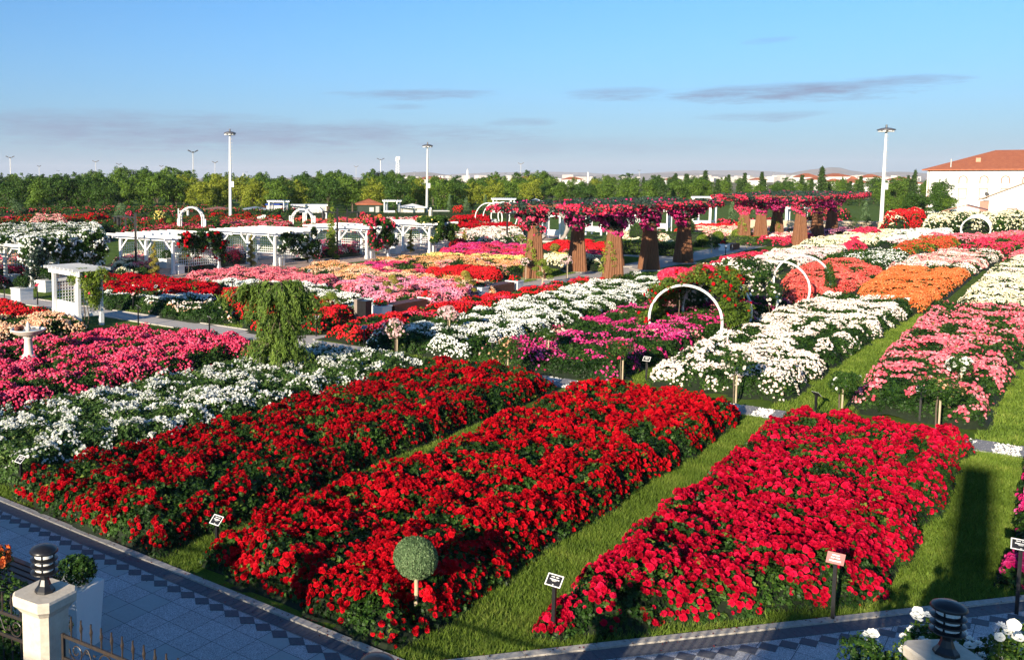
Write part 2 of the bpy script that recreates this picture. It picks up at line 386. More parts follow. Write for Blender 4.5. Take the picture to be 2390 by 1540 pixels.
def cloud_points(n, ells, shell=.72, under=False):
    """points and outward normals over a set of ellipsoids (cx,cy,cz,rx,ry,rz)"""
    E = np.array(ells, float); wgt = (E[:, 3] * E[:, 4] + E[:, 3] * E[:, 5] + E[:, 4] * E[:, 5]); idx = rng.choice(len(E), n, p=wgt / wgt.sum())
    d = rng.normal(size=(n, 3)); d /= np.linalg.norm(d, axis=1, keepdims=True)
    if not under: d[:, 2] = np.where((d[:, 2] < -.35) & (rng.random(n) < .6), -d[:, 2], d[:, 2])
    r = rng.uniform(shell, 1.06, n)
    e = E[idx]; p = e[:, :3] + d * e[:, 3:] * r[:, None]; nr = d / e[:, 3:]; nr /= np.linalg.norm(nr, axis=1, keepdims=True)
    return p, nr, r
def leafy(name, parent, ells, n, size, leafmat, base=.35, spread=.16, shell=.72, tmpl=None, keep=None, jit=.5):
    p, nr, r = cloud_points(n, ells, shell)
    if keep is not None: k = keep(p); p, nr, r = p[k], nr[k], r[k]
    c = vnoise(p[:, 0] / (size * 5) + p[:, 2] * .7, p[:, 1] / (size * 5) + p[:, 2] / (size * 5), 3)
    tint = np.clip(base + .35 * (c - .5) + rng.normal(size=len(p)) * spread, 0, 1)
    V, P, T = inst(*(tmpl or SPRIGT), p, nr + rng.normal(size=p.shape) * jit, size * rng.uniform(.7, 1.3, len(p)), tint)
    return mesh_obj(name, V, P, leafmat, parent, tint=T, kind='stuff' if name == 'foliage' else None)
def flowery(name, parent, ells, n, size, petal, lod=1, keep=None, cluster=.25, thr=.5):
    p, nr, r = cloud_points(n, ells, .98)
    m = vnoise(p[:, 0] / cluster + p[:, 2] * 1.7 / cluster, p[:, 1] / cluster - p[:, 2] * 1.3 / cluster, 17) > thr
    if keep is not None: m &= keep(p)
    p, nr = p[m], nr[m]
    if not len(p): return None
    V, P, T = inst(*ROSE[lod], p, nr + rng.normal(size=p.shape) * .3, size * rng.uniform(.75, 1.25, len(p)), np.clip(rng.normal(.5, .2, len(p)), 0, 1))
    return mesh_obj(name, V, P, petal, parent, tint=T, kind='stuff')
ORD = 'first second third fourth fifth sixth seventh eighth ninth tenth eleventh twelfth thirteenth fourteenth fifteenth sixteenth seventeenth eighteenth nineteenth twentieth'.split()
TENS = {20: 'twenty', 30: 'thirty', 40: 'forty', 50: 'fifty', 60: 'sixty', 70: 'seventy', 80: 'eighty', 90: 'ninety'}
def ordw(i):
    if i < 20: return ORD[i]
    if i >= 99: return 'hundredth' if i == 99 else 'hundred and ' + ordw(i - 100)
    k = i + 1; t = k // 10 * 10
    return (TENS[t][:-1] + 'ieth') if k % 10 == 0 else TENS[t] + '-' + ORD[k % 10 - 1]

# ------------------------------------------------------------------ the setting
def sheet(name, poly, z, material, thick=None):
    V = [(x, y, z) for x, y in poly]; n = len(V)
    P = [[list(range(n))]]
    if thick:
        V += [(x, y, z - thick) for x, y in poly]; P.append([[i, i + n, (i + 1) % n + n, (i + 1) % n] for i in range(n)])
    o = mesh_obj(name, V, P, material); o['kind'] = 'structure'; return o
def ground_mat():
    m, t, o = _m('lawn_and_plain'); L = t.links.new
    tc = N(t, 'ShaderNodeTexCoord'); p = N(t, 'ShaderNodeBsdfPrincipled'); p.inputs['Roughness'].default_value = .9; p.inputs['Specular IOR Level'].default_value = .1
    def noi(s, d=5.):
        n = N(t, 'ShaderNodeTexNoise', inp={'Scale': s, 'Detail': d, 'Roughness': .6}); L(tc.outputs['Object'], n.inputs['Vector']); return n.outputs[0]
    def ramp(v, a, b, lo=.35, hi=.65):
        r = N(t, 'ShaderNodeValToRGB'); r.color_ramp.elements[0].position = lo; r.color_ramp.elements[1].position = hi
        r.color_ramp.elements[0].color = (*a, 1); r.color_ramp.elements[1].color = (*b, 1); L(v, r.inputs[0]); return r.outputs[0]
    fine = ramp(noi(38.), (.06, .11, .016), (.13, .2, .03)); wide = ramp(noi(.6), (.6, .68, .5), (1.12, 1.05, .95))
    lawn = MIX(t, 1., fine, wide, 'MULTIPLY')
    plain = ramp(noi(.004), (.12, .13, .06), (.3, .24, .15))
    sp = N(t, 'ShaderNodeSeparateXYZ'); L(tc.outputs['Object'], sp.inputs[0])
    r = M(t, 'SQRT', M(t, 'ADD', M(t, 'MULTIPLY', sp.outputs[0], sp.outputs[0]), M(t, 'MULTIPLY', sp.outputs[1], sp.outputs[1])))
    L(MIX(t, M(t, 'DIVIDE', M(t, 'SUBTRACT', r, 280.), 60., clamp=True), lawn, plain), p.inputs['Base Color'])
    b = N(t, 'ShaderNodeBump', inp={'Strength': .6, 'Distance': .02}); L(noi(60.), b.inputs['Height']); L(b.outputs[0], p.inputs['Normal'])
    L(p.outputs[0], o.inputs[0]); return m
G = 14000
sheet('ground', [(-G, -G), (G, -G), (G, G), (-G, G)], 0, ground_mat())

def granite_mat():
    m, t, o = _m('granite_paving'); L = t.links.new
    tc = N(t, 'ShaderNodeTexCoord'); p = N(t, 'ShaderNodeBsdfPrincipled'); p.inputs['Roughness'].default_value = .7
    mp = N(t, 'ShaderNodeMapping'); mp.inputs['Rotation'].default_value = (0, 0, 0); mp.inputs['Scale'].default_value = (1 / .42,) * 3; L(tc.outputs['Object'], mp.inputs[0])
    sp = N(t, 'ShaderNodeSeparateXYZ'); L(mp.outputs[0], sp.inputs[0])
    fl = [M(t, 'FLOOR', sp.outputs[i]) for i in (0, 1)]; fr = [M(t, 'FRACT', sp.outputs[i]) for i in (0, 1)]
    cb = N(t, 'ShaderNodeCombineXYZ'); L(fl[0], cb.inputs[0]); L(fl[1], cb.inputs[1])
    wn = N(t, 'ShaderNodeTexWhiteNoise'); L(cb.outputs[0], wn.inputs['Vector'])
    ck = M(t, 'LESS_THAN', wn.outputs[0], .24)
    n1 = N(t, 'ShaderNodeTexNoise', inp={'Scale': 95., 'Detail': 3., 'Roughness': .7}); L(tc.outputs['Object'], n1.inputs['Vector'])
    r1 = N(t, 'ShaderNodeValToRGB'); r1.color_ramp.elements[0].position = .4; r1.color_ramp.elements[1].position = .6
    r1.color_ramp.elements[0].color = (.16, .165, .18, 1); r1.color_ramp.elements[1].color = (.56, .56, .57, 1); L(n1.outputs[0], r1.inputs[0])
    n2 = N(t, 'ShaderNodeTexNoise', inp={'Scale': 25., 'Detail': 4.}); L(tc.outputs['Object'], n2.inputs['Vector'])
    r2 = N(t, 'ShaderNodeValToRGB'); r2.color_ramp.elements[0].color = (.3, .33, .33, 1); r2.color_ramp.elements[1].color = (.4, .43, .43, 1); L(n2.outputs[0], r2.inputs[0])
    n3 = N(t, 'ShaderNodeTexNoise', inp={'Scale': 1.3, 'Detail': 6., 'Roughness': .7}); L(tc.outputs['Object'], n3.inputs['Vector'])
    tone = M(t, 'ADD', .72, M(t, 'ADD', M(t, 'MULTIPLY', wn.outputs[0], .22), M(t, 'MULTIPLY', n3.outputs[0], .5)))
    vm = N(t, 'ShaderNodeVectorMath', operation='SCALE'); L(MIX(t, ck, r1.outputs[0], r2.outputs[0]), vm.inputs[0]); L(tone, vm.inputs['Scale'])
    ed = M(t, 'MINIMUM', M(t, 'MINIMUM', fr[0], M(t, 'SUBTRACT', 1., fr[0])), M(t, 'MINIMUM', fr[1], M(t, 'SUBTRACT', 1., fr[1])))
    L(MIX(t, M(t, 'LESS_THAN', ed, .011), vm.outputs[0], (.09, .09, .1)), p.inputs['Base Color'])
    L(p.outputs[0], o.inputs[0]); return m
KD = (.616, .788); KN = (.788, -.616)             # slanted kerb: direction and the side the paving lies on
K0 = (-6.0, 9.06)
def kpt(a, b): return (K0[0] + KD[0] * a + KN[0] * b, K0[1] + KD[1] * a + KN[1] * b)
sheet('paving', [(-30, -6), (14, -6), (14, kpt(26, 0)[1]), kpt(26, 0), K0, (-30, 9.06)], .004, granite_mat())
DARKP = mat('dark_paver', (.12, .125, .14), .7, .15, 30., (.075, .08, .095))
KERB = mat('pale_kerb', (.5, .47, .42), .85, .1, 20., (.34, .31, .27), bump=.2)
def strip(name, m, a, b, z, h):
    o = MB()
    def quadbar(p, q, r, s):
        V = [(*p, z), (*q, z), (*r, z), (*s, z)] + [(*k, z - h) for k in (p, q, r, s)]
        o.add(V, [[[3, 2, 1, 0]], [[0, 1, 5, 4], [1, 2, 6, 5], [2, 3, 7, 6], [3, 0, 4, 7]]])
    return o, quadbar
# border of dark pavers, laid one by one with open joints, and rows of dark diamonds
o, qb = strip('b', None, 0, 0, .011, .006)
x = -30.
while x < -6.3:
    qb((x, 8.83), (x, 9.05), (x + .118, 9.05), (x + .118, 8.83)); x += .124
a = .15
while a < 24:
    qb(kpt(a, .01), kpt(a, .24), kpt(a + .118, .24), kpt(a + .118, .01)); a += .124
x = -29.9
while x < -6.5:
    qb((x - .148, 8.69), (x, 8.69 - .125), (x + .148, 8.69), (x, 8.69 + .125)); x += .298
a = .5
while a < 24:
    qb(kpt(a - .148, .39), kpt(a, .39 - .125), kpt(a + .148, .39), kpt(a, .39 + .125)); a += .298
po = o.build('paving_border', DARKP); po['kind'] = 'structure'
o, qb = strip('k', None, 0, 0, .032, .04)
x = -30.
while x < -6.2: qb((x, 9.06), (x, 9.18), (min(x + .49, -6.06), 9.18), (min(x + .49, -6.0), 9.06)); x += .5
a = 0.
while a < 26: qb(kpt(a, 0), kpt(a, -.12), kpt(a + .49, -.12), kpt(a + .49, 0)); a += .5
ko = o.build('kerb', KERB); ko['kind'] = 'structure'

PATHM = mat('path_paving', (.5, .46, .42), .85, .1, 9., (.4, .37, .34), bump=.15)
PINKP = mat('pink_brick_paving', (.46, .33, .27), .85, .12, 3., (.36, .25, .2))
sheet('walk', [(-24.6, 26.0), (-21.9, 26.0), (-21.9, 125), (-24.6, 125)], .008, PATHM)
sheet('path', [(-70, 24.75), (-17.5, 24.75), (-17.5, 26.15), (-70, 26.15)], .012, PATHM)
sheet('plaza', [(-52, 29.5), (-41.5, 29.5), (-40, 62), (-38.2, 70.5), (-42, 92), (-52, 92)], .006, PINKP)
sheet('side_path', [(-43, 70.6), (-24.6, 70.6), (-24.6, 74.2), (-43, 74.2)], .011, PATHM)
o, qb = strip('k', None, 0, 0, .04, .05)
for (p, q, n_) in (((-70, 26.15), (-24.6, 26.15), (0, 1)), ((-70, 24.75), (-20.6, 24.75), (0, -1)), ((-24.6, 26.15), (-24.6, 70.6), (-1, 0)), ((-24.6, 74.2), (-24.6, 125), (-1, 0)), ((-21.9, 26.15), (-21.9, 125), (1, 0))):
    n = int(math.hypot(q[0] - p[0], q[1] - p[1]) / .6)
    for i in range(n):
        f = i / n; g = (i + .97) / n
        u = (p[0] + (q[0] - p[0]) * f, p[1] + (q[1] - p[1]) * f); v = (p[0] + (q[0] - p[0]) * g, p[1] + (q[1] - p[1]) * g)
        qd = [u, (u[0] + n_[0] * .1, u[1] + n_[1] * .1), (v[0] + n_[0] * .1, v[1] + n_[1] * .1), v]
        ar = sum(qd[i][0] * qd[(i + 1) % 4][1] - qd[(i + 1) % 4][0] * qd[i][1] for i in range(4))
        qb(*(qd if ar < 0 else qd[::-1]))
kw = o.build('walk_kerb', KERB); kw['kind'] = 'structure'

# stepping path across the beds: slate slabs lying in white pebbles
sheet('gravel_path', [(-15.4, 24.72), (9, 24.72), (9, 25.85), (-15.4, 25.85)], .006, mat('gravel_bed', (.45, .44, .42), .9, .2, 40., (.3, .29, .28)))
SLATE = mat('slate_slab', (.3, .29, .29), .75, .12, 6., (.2, .195, .2), bump=.2, stretch=(1, 4, 1))
o = MB(); x = -15.1
while x < 8.5:
    wv = .36 + .05 * random.random(); n = 7
    l = [(x + .035 * math.sin(i * 1.7 + x), 24.76 + 1.05 * i / n) for i in range(n + 1)]; r = [(x + wv + .035 * math.sin(i * 1.9 + x * 3), 24.76 + 1.05 * i / n) for i in range(n + 1)]
    V = [(*p, .035) for p in l] + [(*p, .035) for p in r] + [(*p, 0) for p in l] + [(*p, 0) for p in r]; k = n + 1
    o.add(V, [[[i, k + i, k + i + 1, i + 1] for i in range(n)] + [[i + 1, 2 * k + i + 1, 2 * k + i, i] for i in range(n)] + [[k + i, 3 * k + i, 3 * k + i + 1, k + i + 1] for i in range(n)] + [[0, 2 * k, 3 * k, k]]]); x += .84
so_ = o.build('stepping_slabs', SLATE); so_['kind'] = 'structure'
# pebbles
n = 9000; x = rng.uniform(-15.3, 8.8, n); y = rng.uniform(24.74, 25.83, n)
PB = (np.array([(0, 0, .5), (.6, 0, 0), (0, .45, 0), (-.6, 0, 0), (0, -.45, 0)]), [np.array([(0, 1, 2), (0, 2, 3), (0, 3, 4), (0, 4, 1)])])
V, P, T = inst(*PB, np.stack([x, y, np.full(n, .012)], 1), np.array([0, 0, 1.]) + rng.normal(size=(n, 3)) * .2, rng.uniform(.03, .065, n), rng.random(n))
setp(mesh_obj('pebbles', V, P, tinted('white_pebble', [(.5, .49, .47), (.75, .74, .72), (.85, .84, .82)], .7, 0.), tint=T), 'white pebbles between the slate slabs of the stepping path', 'pebbles', kind='stuff')

n = 420; f = rng.random(n); sd_ = rng.random(n) < .62; off = rng.exponential(.16, n) - .15
x = np.where(sd_, -16 + 10.2 * f, K0[0] + KD[0] * f * 10 + KN[0] * off); y = np.where(sd_, 9.1 - off, K0[1] + KD[1] * f * 10 + KN[1] * off)
V, P, T = inst(*LEAFT, np.stack([x, y, np.full(n, .036)], 1), np.array([0, 0, 1.]) + rng.normal(size=(n, 3)) * .12, rng.uniform(.02, .045, n), rng.random(n))
setp(mesh_obj('fallen_petals', V, P, tinted('dry_petal', [(.04, .008, .008), (.12, .008, .012), (.25, .01, .015)], .7, .1), tint=T), 'dark fallen red petals strewn along the kerb and border', 'petals', kind='stuff')
def grass(name, rects, dens, h, label):
    px_, py_ = [], []
    for x0, x1, y0, y1 in rects:
        n = int(dens * (x1 - x0) * (y1 - y0)); px_.append(rng.uniform(x0, x1, n)); py_.append(rng.uniform(y0, y1, n))
    x = np.concatenate(px_); y = np.concatenate(py_)
    kx, ky = x - K0[0], y - K0[1]; b = kx * KN[0] + ky * KN[1]
    k = ((y > 9.2) | (x > -6)) & ~((x > -6.05) & (b > -.14)); x, y = x[k], y[k]; n = len(x)
    a = rng.uniform(0, 2 * math.pi, n); ln = h * rng.uniform(.5, 1.3, n); wd = .006 * np.clip(np.hypot(x, y) / 16, 1, 3)
    le = rng.normal(size=(n, 2)) * .5 * ln[:, None]
    dx, dy = np.cos(a) * wd, np.sin(a) * wd
    V = np.stack([np.stack([x - dx, y - dy, np.zeros(n)], 1), np.stack([x + dx, y + dy, np.zeros(n)], 1), np.stack([x + le[:, 0], y + le[:, 1], ln], 1)], 1).reshape(-1, 3)
    t = np.repeat(np.clip(.45 + .5 * (vnoise(x / .5, y / .5, 2) - .5) + rng.normal(size=n) * .18, 0, 1), 3)
    setp(mesh_obj(name, V, [np.arange(3 * n).reshape(n, 3)], GRASSB, tint=t), label, 'grass', kind='stuff')
grass('grass', [(-16.2, -14.6, 9.2, 12), (-11.1, -10.2, 9.2, 20), (-6.4, -5.4, 9.1, 24.7), (-5.6, -4.6, 9.5, 13.5), (-1.9, -.5, 13.5, 24.7), (-5.6, 0, 10, 15)], 3000, .075, 'short mown grass in the strips between the nearest red beds')
grass('grass', [(-6.1, -4.2, 25.9, 50), (-1.7, 1.5, 25.9, 40), (-10.6, -9.4, 25.9, 30), (-19, -15, 24.0, 26), (-29.5, -27, 18, 24), (-28.2, -24.8, 44, 70), (-34, -24.7, 26.3, 34)], 900, .08, 'green lawn strips between the farther rose beds')
grass('ground_cover', [(-5.2, -1.0, 10.6, 15.6)], 500, .12, 'brownish low ground cover along the slanted kerb')

# ------------------------------------------------------------------ rose beds
def pet(name, a, b, c, tr=.25): return tinted(name, [a, b, c], .6, tr, spec=.12)
CRIMSON = pet('crimson_petal', (.2, .0005, .008), (.48, .001, .024), (.72, .01, .07))
SCARLET = pet('scarlet_petal', (.2, .0005, .003), (.5, .0015, .01), (.7, .007, .022))
DEEPRED = pet('deep_red_petal', (.16, .0005, .003), (.44, .001, .009), (.64, .006, .02))
BRIGHTRED = pet('bright_red_petal', (.4, .004, .006), (.68, .012, .02), (.8, .04, .05))
ROSERED = pet('rose_red_petal', (.4, .006, .03), (.7, .03, .09), (.8, .12, .2))
HOTPINK = pet('hot_pink_petal', (.5, .012, .06), (.76, .05, .14), (.85, .2, .32))
MAGENTA = pet('magenta_petal', (.4, .006, .1), (.66, .03, .2), (.8, .15, .4))
PINK = pet('pink_petal', (.6, .06, .1), (.8, .17, .23), (.88, .42, .45))
LILACPINK = pet('lilac_pink_petal', (.6, .12, .25), (.82, .28, .42), (.9, .55, .62))
PALEPINK = pet('pale_pink_petal', (.75, .42, .45), (.85, .6, .6), (.9, .75, .74))
PINKMIX = pet('pink_and_cream_petal', (.66, .1, .14), (.82, .38, .36), (.88, .72, .55))
WHITEP = pet('white_petal', (.66, .7, .62), (.82, .83, .78), (.9, .9, .86), .2)
BLUSH = pet('blush_petal', (.78, .6, .52), (.86, .76, .68), (.9, .86, .8), .2)
CREAM = pet('cream_petal', (.78, .66, .36), (.86, .8, .56), (.9, .88, .74), .2)
YELLOW = pet('yellow_petal', (.7, .5, .08), (.82, .7, .2), (.88, .82, .45), .2)
PEACH = pet('peach_petal', (.72, .3, .16), (.84, .52, .32), (.9, .74, .58))
APRICOT = pet('apricot_petal', (.6, .2, .07), (.8, .4, .16), (.86, .6, .36))
ORANGE = pet('orange_petal', (.66, .1, .02), (.8, .2, .055), (.86, .34, .14))
CORAL = pet('coral_petal', (.62, .04, .035), (.8, .12, .1), (.86, .26, .2))
RUSTY = pet('rust_petal', (.4, .03, .01), (.62, .08, .03), (.74, .17, .08))

def P_(*pts): return [W(*p) for p in pts]
def T_(z, *pts): return [W(p[0], p[1], z) for p in pts]
fr = lambda x: K0[1] + (x - K0[0]) / .616 * .788 + .62      # front line of the beds along the slanted kerb
rose_bed('sparse dark red rose bed along the paving, leftmost of the four nearest red beds', [(-15.1, 9.4), (-13.5, 9.3), (-11.0, 9.3), (-11.15, 17), (-11.3, 24.3), (-15.1, 24.3), (-15.1, 16)], DEEPRED, .58, .076, .78, 1.0, gap=.4, step=.62, rag=.5)
rose_bed('dense scarlet rose bed with the round clipped ball tree in it', [(-10.2, 9.55), (-6.5, 9.3), (-6.38, 10.2), (-6.25, 24.4), (-10.3, 24.4), (-10.25, 16)], SCARLET, .6, .078, 1.0, .9, gap=.33, step=.68, rag=.5, hole=(W(970, 1301, .9)[0] + .05, W(970, 1301, .9)[1] - .22, .06))
rose_bed('crimson rose bed with the pink name plate in front, right of the grass strip', [(-5.25, fr(-5.25) - .05), (-1.95, fr(-1.95)), (-1.7, 24.3), (-5.35, 24.4)], CRIMSON, .62, .078, 1.0, .9, gap=.33, step=.68, rag=.5)
rose_bed('magenta pink rose bed cut off by the right edge of the photo', [(-.6, fr(-.6)), (3.2, fr(3.2)), (3.2, 24.2), (-.7, 24.2)], MAGENTA, .6, .085, .75, .9, gap=.42)
rose_bed('long white rose bed behind the sparse dark red bed', [(-15.5, 9.6), (-15.3, 24.0), (-17.3, 24.2), (-20.0, 23.6), (-19.9, 14), (-19.7, 9.8)], WHITEP, .56, .058, .75, 1.1, gap=.45, leafmat=tinted('pale_rose_leaf', [(.02, .05, .012), (.045, .1, .02), (.09, .17, .035), (.22, .28, .08)], .5, .25), shoots=2.2)
rose_bed('hot pink rose bed around the stone bird bath', [(-20.5, 10.5), (-20.6, 22.6), (-23.5, 23.1), (-27.2, 22.4), (-27.6, 17), (-27.6, 10.5)], HOTPINK, .58, .075, .95, .9, gap=.33, hole=(W(68, 862)[0] + .15, W(68, 862)[1] - .25, .62))
rose_bed('peach rose bed in front of the white bench arbor', [(-29.4, 13.5), (-29.4, 21.6), (-33.0, 22.2), (-33.2, 13.5)], PEACH, .52, .085, .95, .9, gap=.34)
rose_bed('small red rose bed at the left edge beyond the peach bed', [(-33.4, 14), (-33.6, 22.6), (-37.5, 23), (-37.5, 14)], BRIGHTRED, .5, .09, .9, .9, gap=.34)
# second block
rose_bed('narrow bright red rose bed along the walk with the topiaries', [(-19.9, 26.3), (-21.6, 26.6), (-21.7, 50), (-20.2, 50), (-19.8, 34)], BRIGHTRED, .5, .085, .95, .9, gap=.32, second=ROSERED, share=.35)
rose_bed('wide white rose bed between the red border and the ring arches', [(-15.2, 26.1), (-19.3, 26.0), (-19.8, 34), (-20.0, 53), (-15.6, 53), (-15.4, 40)], WHITEP, .6, .06, .85, 1.0, gap=.42, shoots=1.8)
rose_bed('dark pink and magenta rose bed in front of the first ring arch', [(-10.4, 26.3), (-15.0, 26.1), (-15.2, 46), (-9.95, 46), (-9.95, 37), (-10.2, 36)], MAGENTA, .55, .075, .6, 1.0, gap=.46, second=PINKMIX, share=.4, rag=.6)
rose_bed('blush white rose bed right of the ring arches', [(-6.05, 27.0), (-9.7, 26.8), (-9.9, 36), (-9.6, 49.6), (-5.7, 49.8), (-5.9, 38)], BLUSH, .58, .075, .9, .95, gap=.38)
rose_bed('pink rose bed beyond the crimson bed, across the stepping path', [(-1.75, 27.0), (-4.3, 27.0), (-4.75, 36), (-5.0, 48.5), (-1.4, 49.5), (-1.5, 38)], PINK, .6, .085, .72, 1.0, gap=.4)
rose_bed('dense orange rose bed, the only all orange one', T_(.5, (2008, 692), (2018, 660), (2076, 625), (2262, 630), (2210, 668), (2150, 710)), ORANGE, .55, .085, 1.3, .7, gap=.22)
rose_bed('coral red rose bed behind the last ring arch', T_(.5, (1830, 642), (1885, 612), (1990, 604), (2062, 625), (2055, 642), (1950, 680), (1840, 690)), CORAL, .55, .085, 1.1, .8, gap=.3)
rose_bed('pale yellow rose bed at the right edge above the pink bed', T_(.5, (2225, 705), (2275, 665), (2330, 608), (2398, 596), (2440, 690), (2400, 718), (2300, 716)), CREAM, .55, .09, 1.0, .9, gap=.34, second=BLUSH, share=.3)
rose_bed('mostly green rose bed with few white flowers behind the coral bed', T_(.5, (1985, 606), (1900, 606), (1965, 584), (2110, 582), (2128, 596), (2062, 622)), WHITEP, .55, .07, .25, 1.2, gap=.5, leafmat=LEAF)
rose_bed('pale pink rose bed behind the orange bed', T_(.5, (2068, 622), (2132, 598), (2210, 584), (2310, 580), (2340, 592), (2265, 626)), PINKMIX, .55, .085, 1.0, .9, gap=.34, second=BLUSH, share=.5)
rose_bed('rust red rose bed with green gaps far on the right', T_(.5, (2072, 578), (2150, 552), (2236, 554), (2236, 566), (2130, 584)), RUSTY, .55, .08, 1.0, .9, gap=.36, leafmat=LEAF_LIME)
rose_bed('cherry red rose bed at the far right edge below the white tunnel', T_(.5, (2230, 574), (2290, 558), (2400, 549), (2400, 574), (2330, 586)), ROSERED, .55, .08, .9, .9, gap=.38)
rose_bed('cream white rose bed right of the rusty column walk', T_(.5, (1500, 655), (1640, 622), (1720, 612), (1820, 640), (1720, 664), (1600, 672)), BLUSH, .58, .075, 1.1, .9, gap=.32, second=CREAM, share=.5)
rose_bed('blush and pale pink rose bed in the middle distance behind the cream bed', T_(.5, (1725, 612), (1800, 586), (1915, 572), (1990, 572), (1965, 590), (1880, 606), (1810, 622)), BLUSH, .55, .08, 1.1, .9, gap=.32, second=PALEPINK, share=.4)
rose_bed('pale yellow rose bed near the far column pergola', T_(.5, (1830, 584), (1885, 560), (2000, 541), (2080, 536), (2105, 546), (2010, 570), (1930, 584)), CREAM, .55, .08, 1.1, .9, gap=.32)
rose_bed('far white rose bed in front of the far tan wall', T_(.5, (2085, 538), (2215, 528), (2225, 545), (2130, 566), (2040, 566)), WHITEP, .5, .08, 1.1, .8, gap=.32, second=PALEPINK, share=.3)
rose_bed('small bright red rose clump inside the pale yellow bed', T_(.7, (1960, 572), (1975, 556), (2010, 553), (2022, 566), (1998, 576)), ROSERED, .72, .09, 1.3, .7, gap=.2)
rose_bed('bright red rose bed right of the walk between the column groups', T_(.5, (1640, 618), (1700, 596), (1790, 588), (1850, 590), (1760, 604), (1690, 614)), ROSERED, .55, .085, 1.2, .8, gap=.28)
rose_bed('pink rose bed at the right edge beside the narrow grass strip', T_(.5, (2335, 600), (2400, 574), (2420, 590), (2390, 602)), PINK, .5, .08, 1.0, .8, gap=.34)
# left block between the pergolas and the walk
rose_bed('dark red rose bed behind the white bench arbor', T_(.55, (240, 646), (300, 642), (400, 650), (515, 664), (520, 676), (480, 690), (380, 685), (240, 682)), DEEPRED, .6, .08, 1.2, .8, gap=.3)
rose_bed('white rose bed in front of the dark red bed by the arbor', [W(180, 700), W(260, 684), W(400, 690), W(512, 700), W(500, 722), W(400, 728), W(262, 724)], WHITEP, .5, .08, .5, 1.1, gap=.5)
rose_bed('sparse peach and cream rose bed by the left path kerb', [W(330, 733), W(420, 722), W(540, 735), W(545, 757), W(505, 760), W(420, 748)], BLUSH, .55, .085, .3, 1.1, gap=.52, second=PEACH, share=.5)
rose_bed('bright red rose bed behind the weeping cedar', T_(.5, (506, 674), (560, 668), (650, 692), (740, 694), (832, 722), (800, 742), (740, 752), (620, 756), (570, 732)), BRIGHTRED, .55, .085, .95, .9, gap=.34, second=DEEPRED, share=.3)
rose_bed('white rose bed wedged between the pink and red beds behind the cedar', T_(.5, (450, 656), (600, 655), (735, 662), (800, 674), (872, 700), (876, 714), (836, 718), (740, 688), (650, 684), (508, 664)), WHITEP, .5, .07, .9, .9, gap=.36)
rose_bed('pink rose bed in front of the first white pergolas', T_(.5, (430, 641), (560, 624), (690, 626), (790, 650), (762, 668), (640, 655), (480, 654)), PINK, .55, .08, 1.1, .8, gap=.3)
rose_bed('peach rose bed in the middle of the left block', T_(.5, (690, 624), (765, 610), (850, 620), (1000, 642), (1165, 658), (1155, 674), (1060, 656), (900, 648), (830, 656)), PEACH, .55, .08, 1.1, .8, gap=.32, second=APRICOT, share=.4)
rose_bed('large lilac pink rose bed beside the walk', T_(.5, (772, 660), (850, 650), (960, 652), (1060, 660), (1122, 672), (1090, 690), (965, 704), (890, 694), (800, 672)), LILACPINK, .58, .08, 1.2, .8, gap=.26, second=PINK, share=.4)
rose_bed('magenta rose bed left of the apricot bed', T_(.5, (780, 622), (880, 608), (985, 620), (1010, 634), (900, 640)), HOTPINK, .55, .08, 1.1, .8, gap=.3, second=MAGENTA, share=.4)
rose_bed('red rose bed between the peach and apricot beds', T_(.5, (975, 630), (1090, 622), (1160, 626), (1172, 640), (1085, 648)), BRIGHTRED, .55, .08, 1.3, .8, gap=.24)
rose_bed('apricot orange rose bed below the last white pergola', T_(.5, (862, 606), (960, 598), (1100, 600), (1235, 612), (1240, 628), (1180, 632), (1100, 622), (985, 622)), APRICOT, .55, .08, 1.0, .9, gap=.34, second=PINKMIX, share=.3)
rose_bed('pale yellow rose bed behind the apricot bed', T_(.5, (960, 594), (1020, 590), (1200, 598), (1240, 604), (1225, 612), (1090, 602)), YELLOW, .5, .08, .8, .9, gap=.36)
rose_bed('red and magenta rose bed left of the first rusty column', T_(.5, (1020, 586), (1070, 570), (1150, 568), (1235, 576), (1235, 600), (1110, 596)), ROSERED, .55, .08, 1.3, .8, gap=.24, second=MAGENTA, share=.45)
rose_bed('pale yellow rose bed seen between the rusty columns', T_(.5, (1258, 606), (1268, 596), (1330, 594), (1408, 602), (1400, 616), (1345, 616)), CREAM, .6, .08, 1.1, .9, gap=.32, second=YELLOW, share=.3)
rose_bed('rose red bed across the side path behind the columns', T_(.5, (1262, 572), (1300, 562), (1420, 566), (1420, 580), (1330, 582)), BRIGHTRED, .55, .08, 1.4, .8, gap=.2)
rose_bed('hot pink rose bed behind the pale yellow bed of the columns', T_(.5, (1310, 590), (1330, 582), (1415, 588), (1412, 600), (1350, 598)), HOTPINK, .55, .08, 1.2, .8, gap=.26)
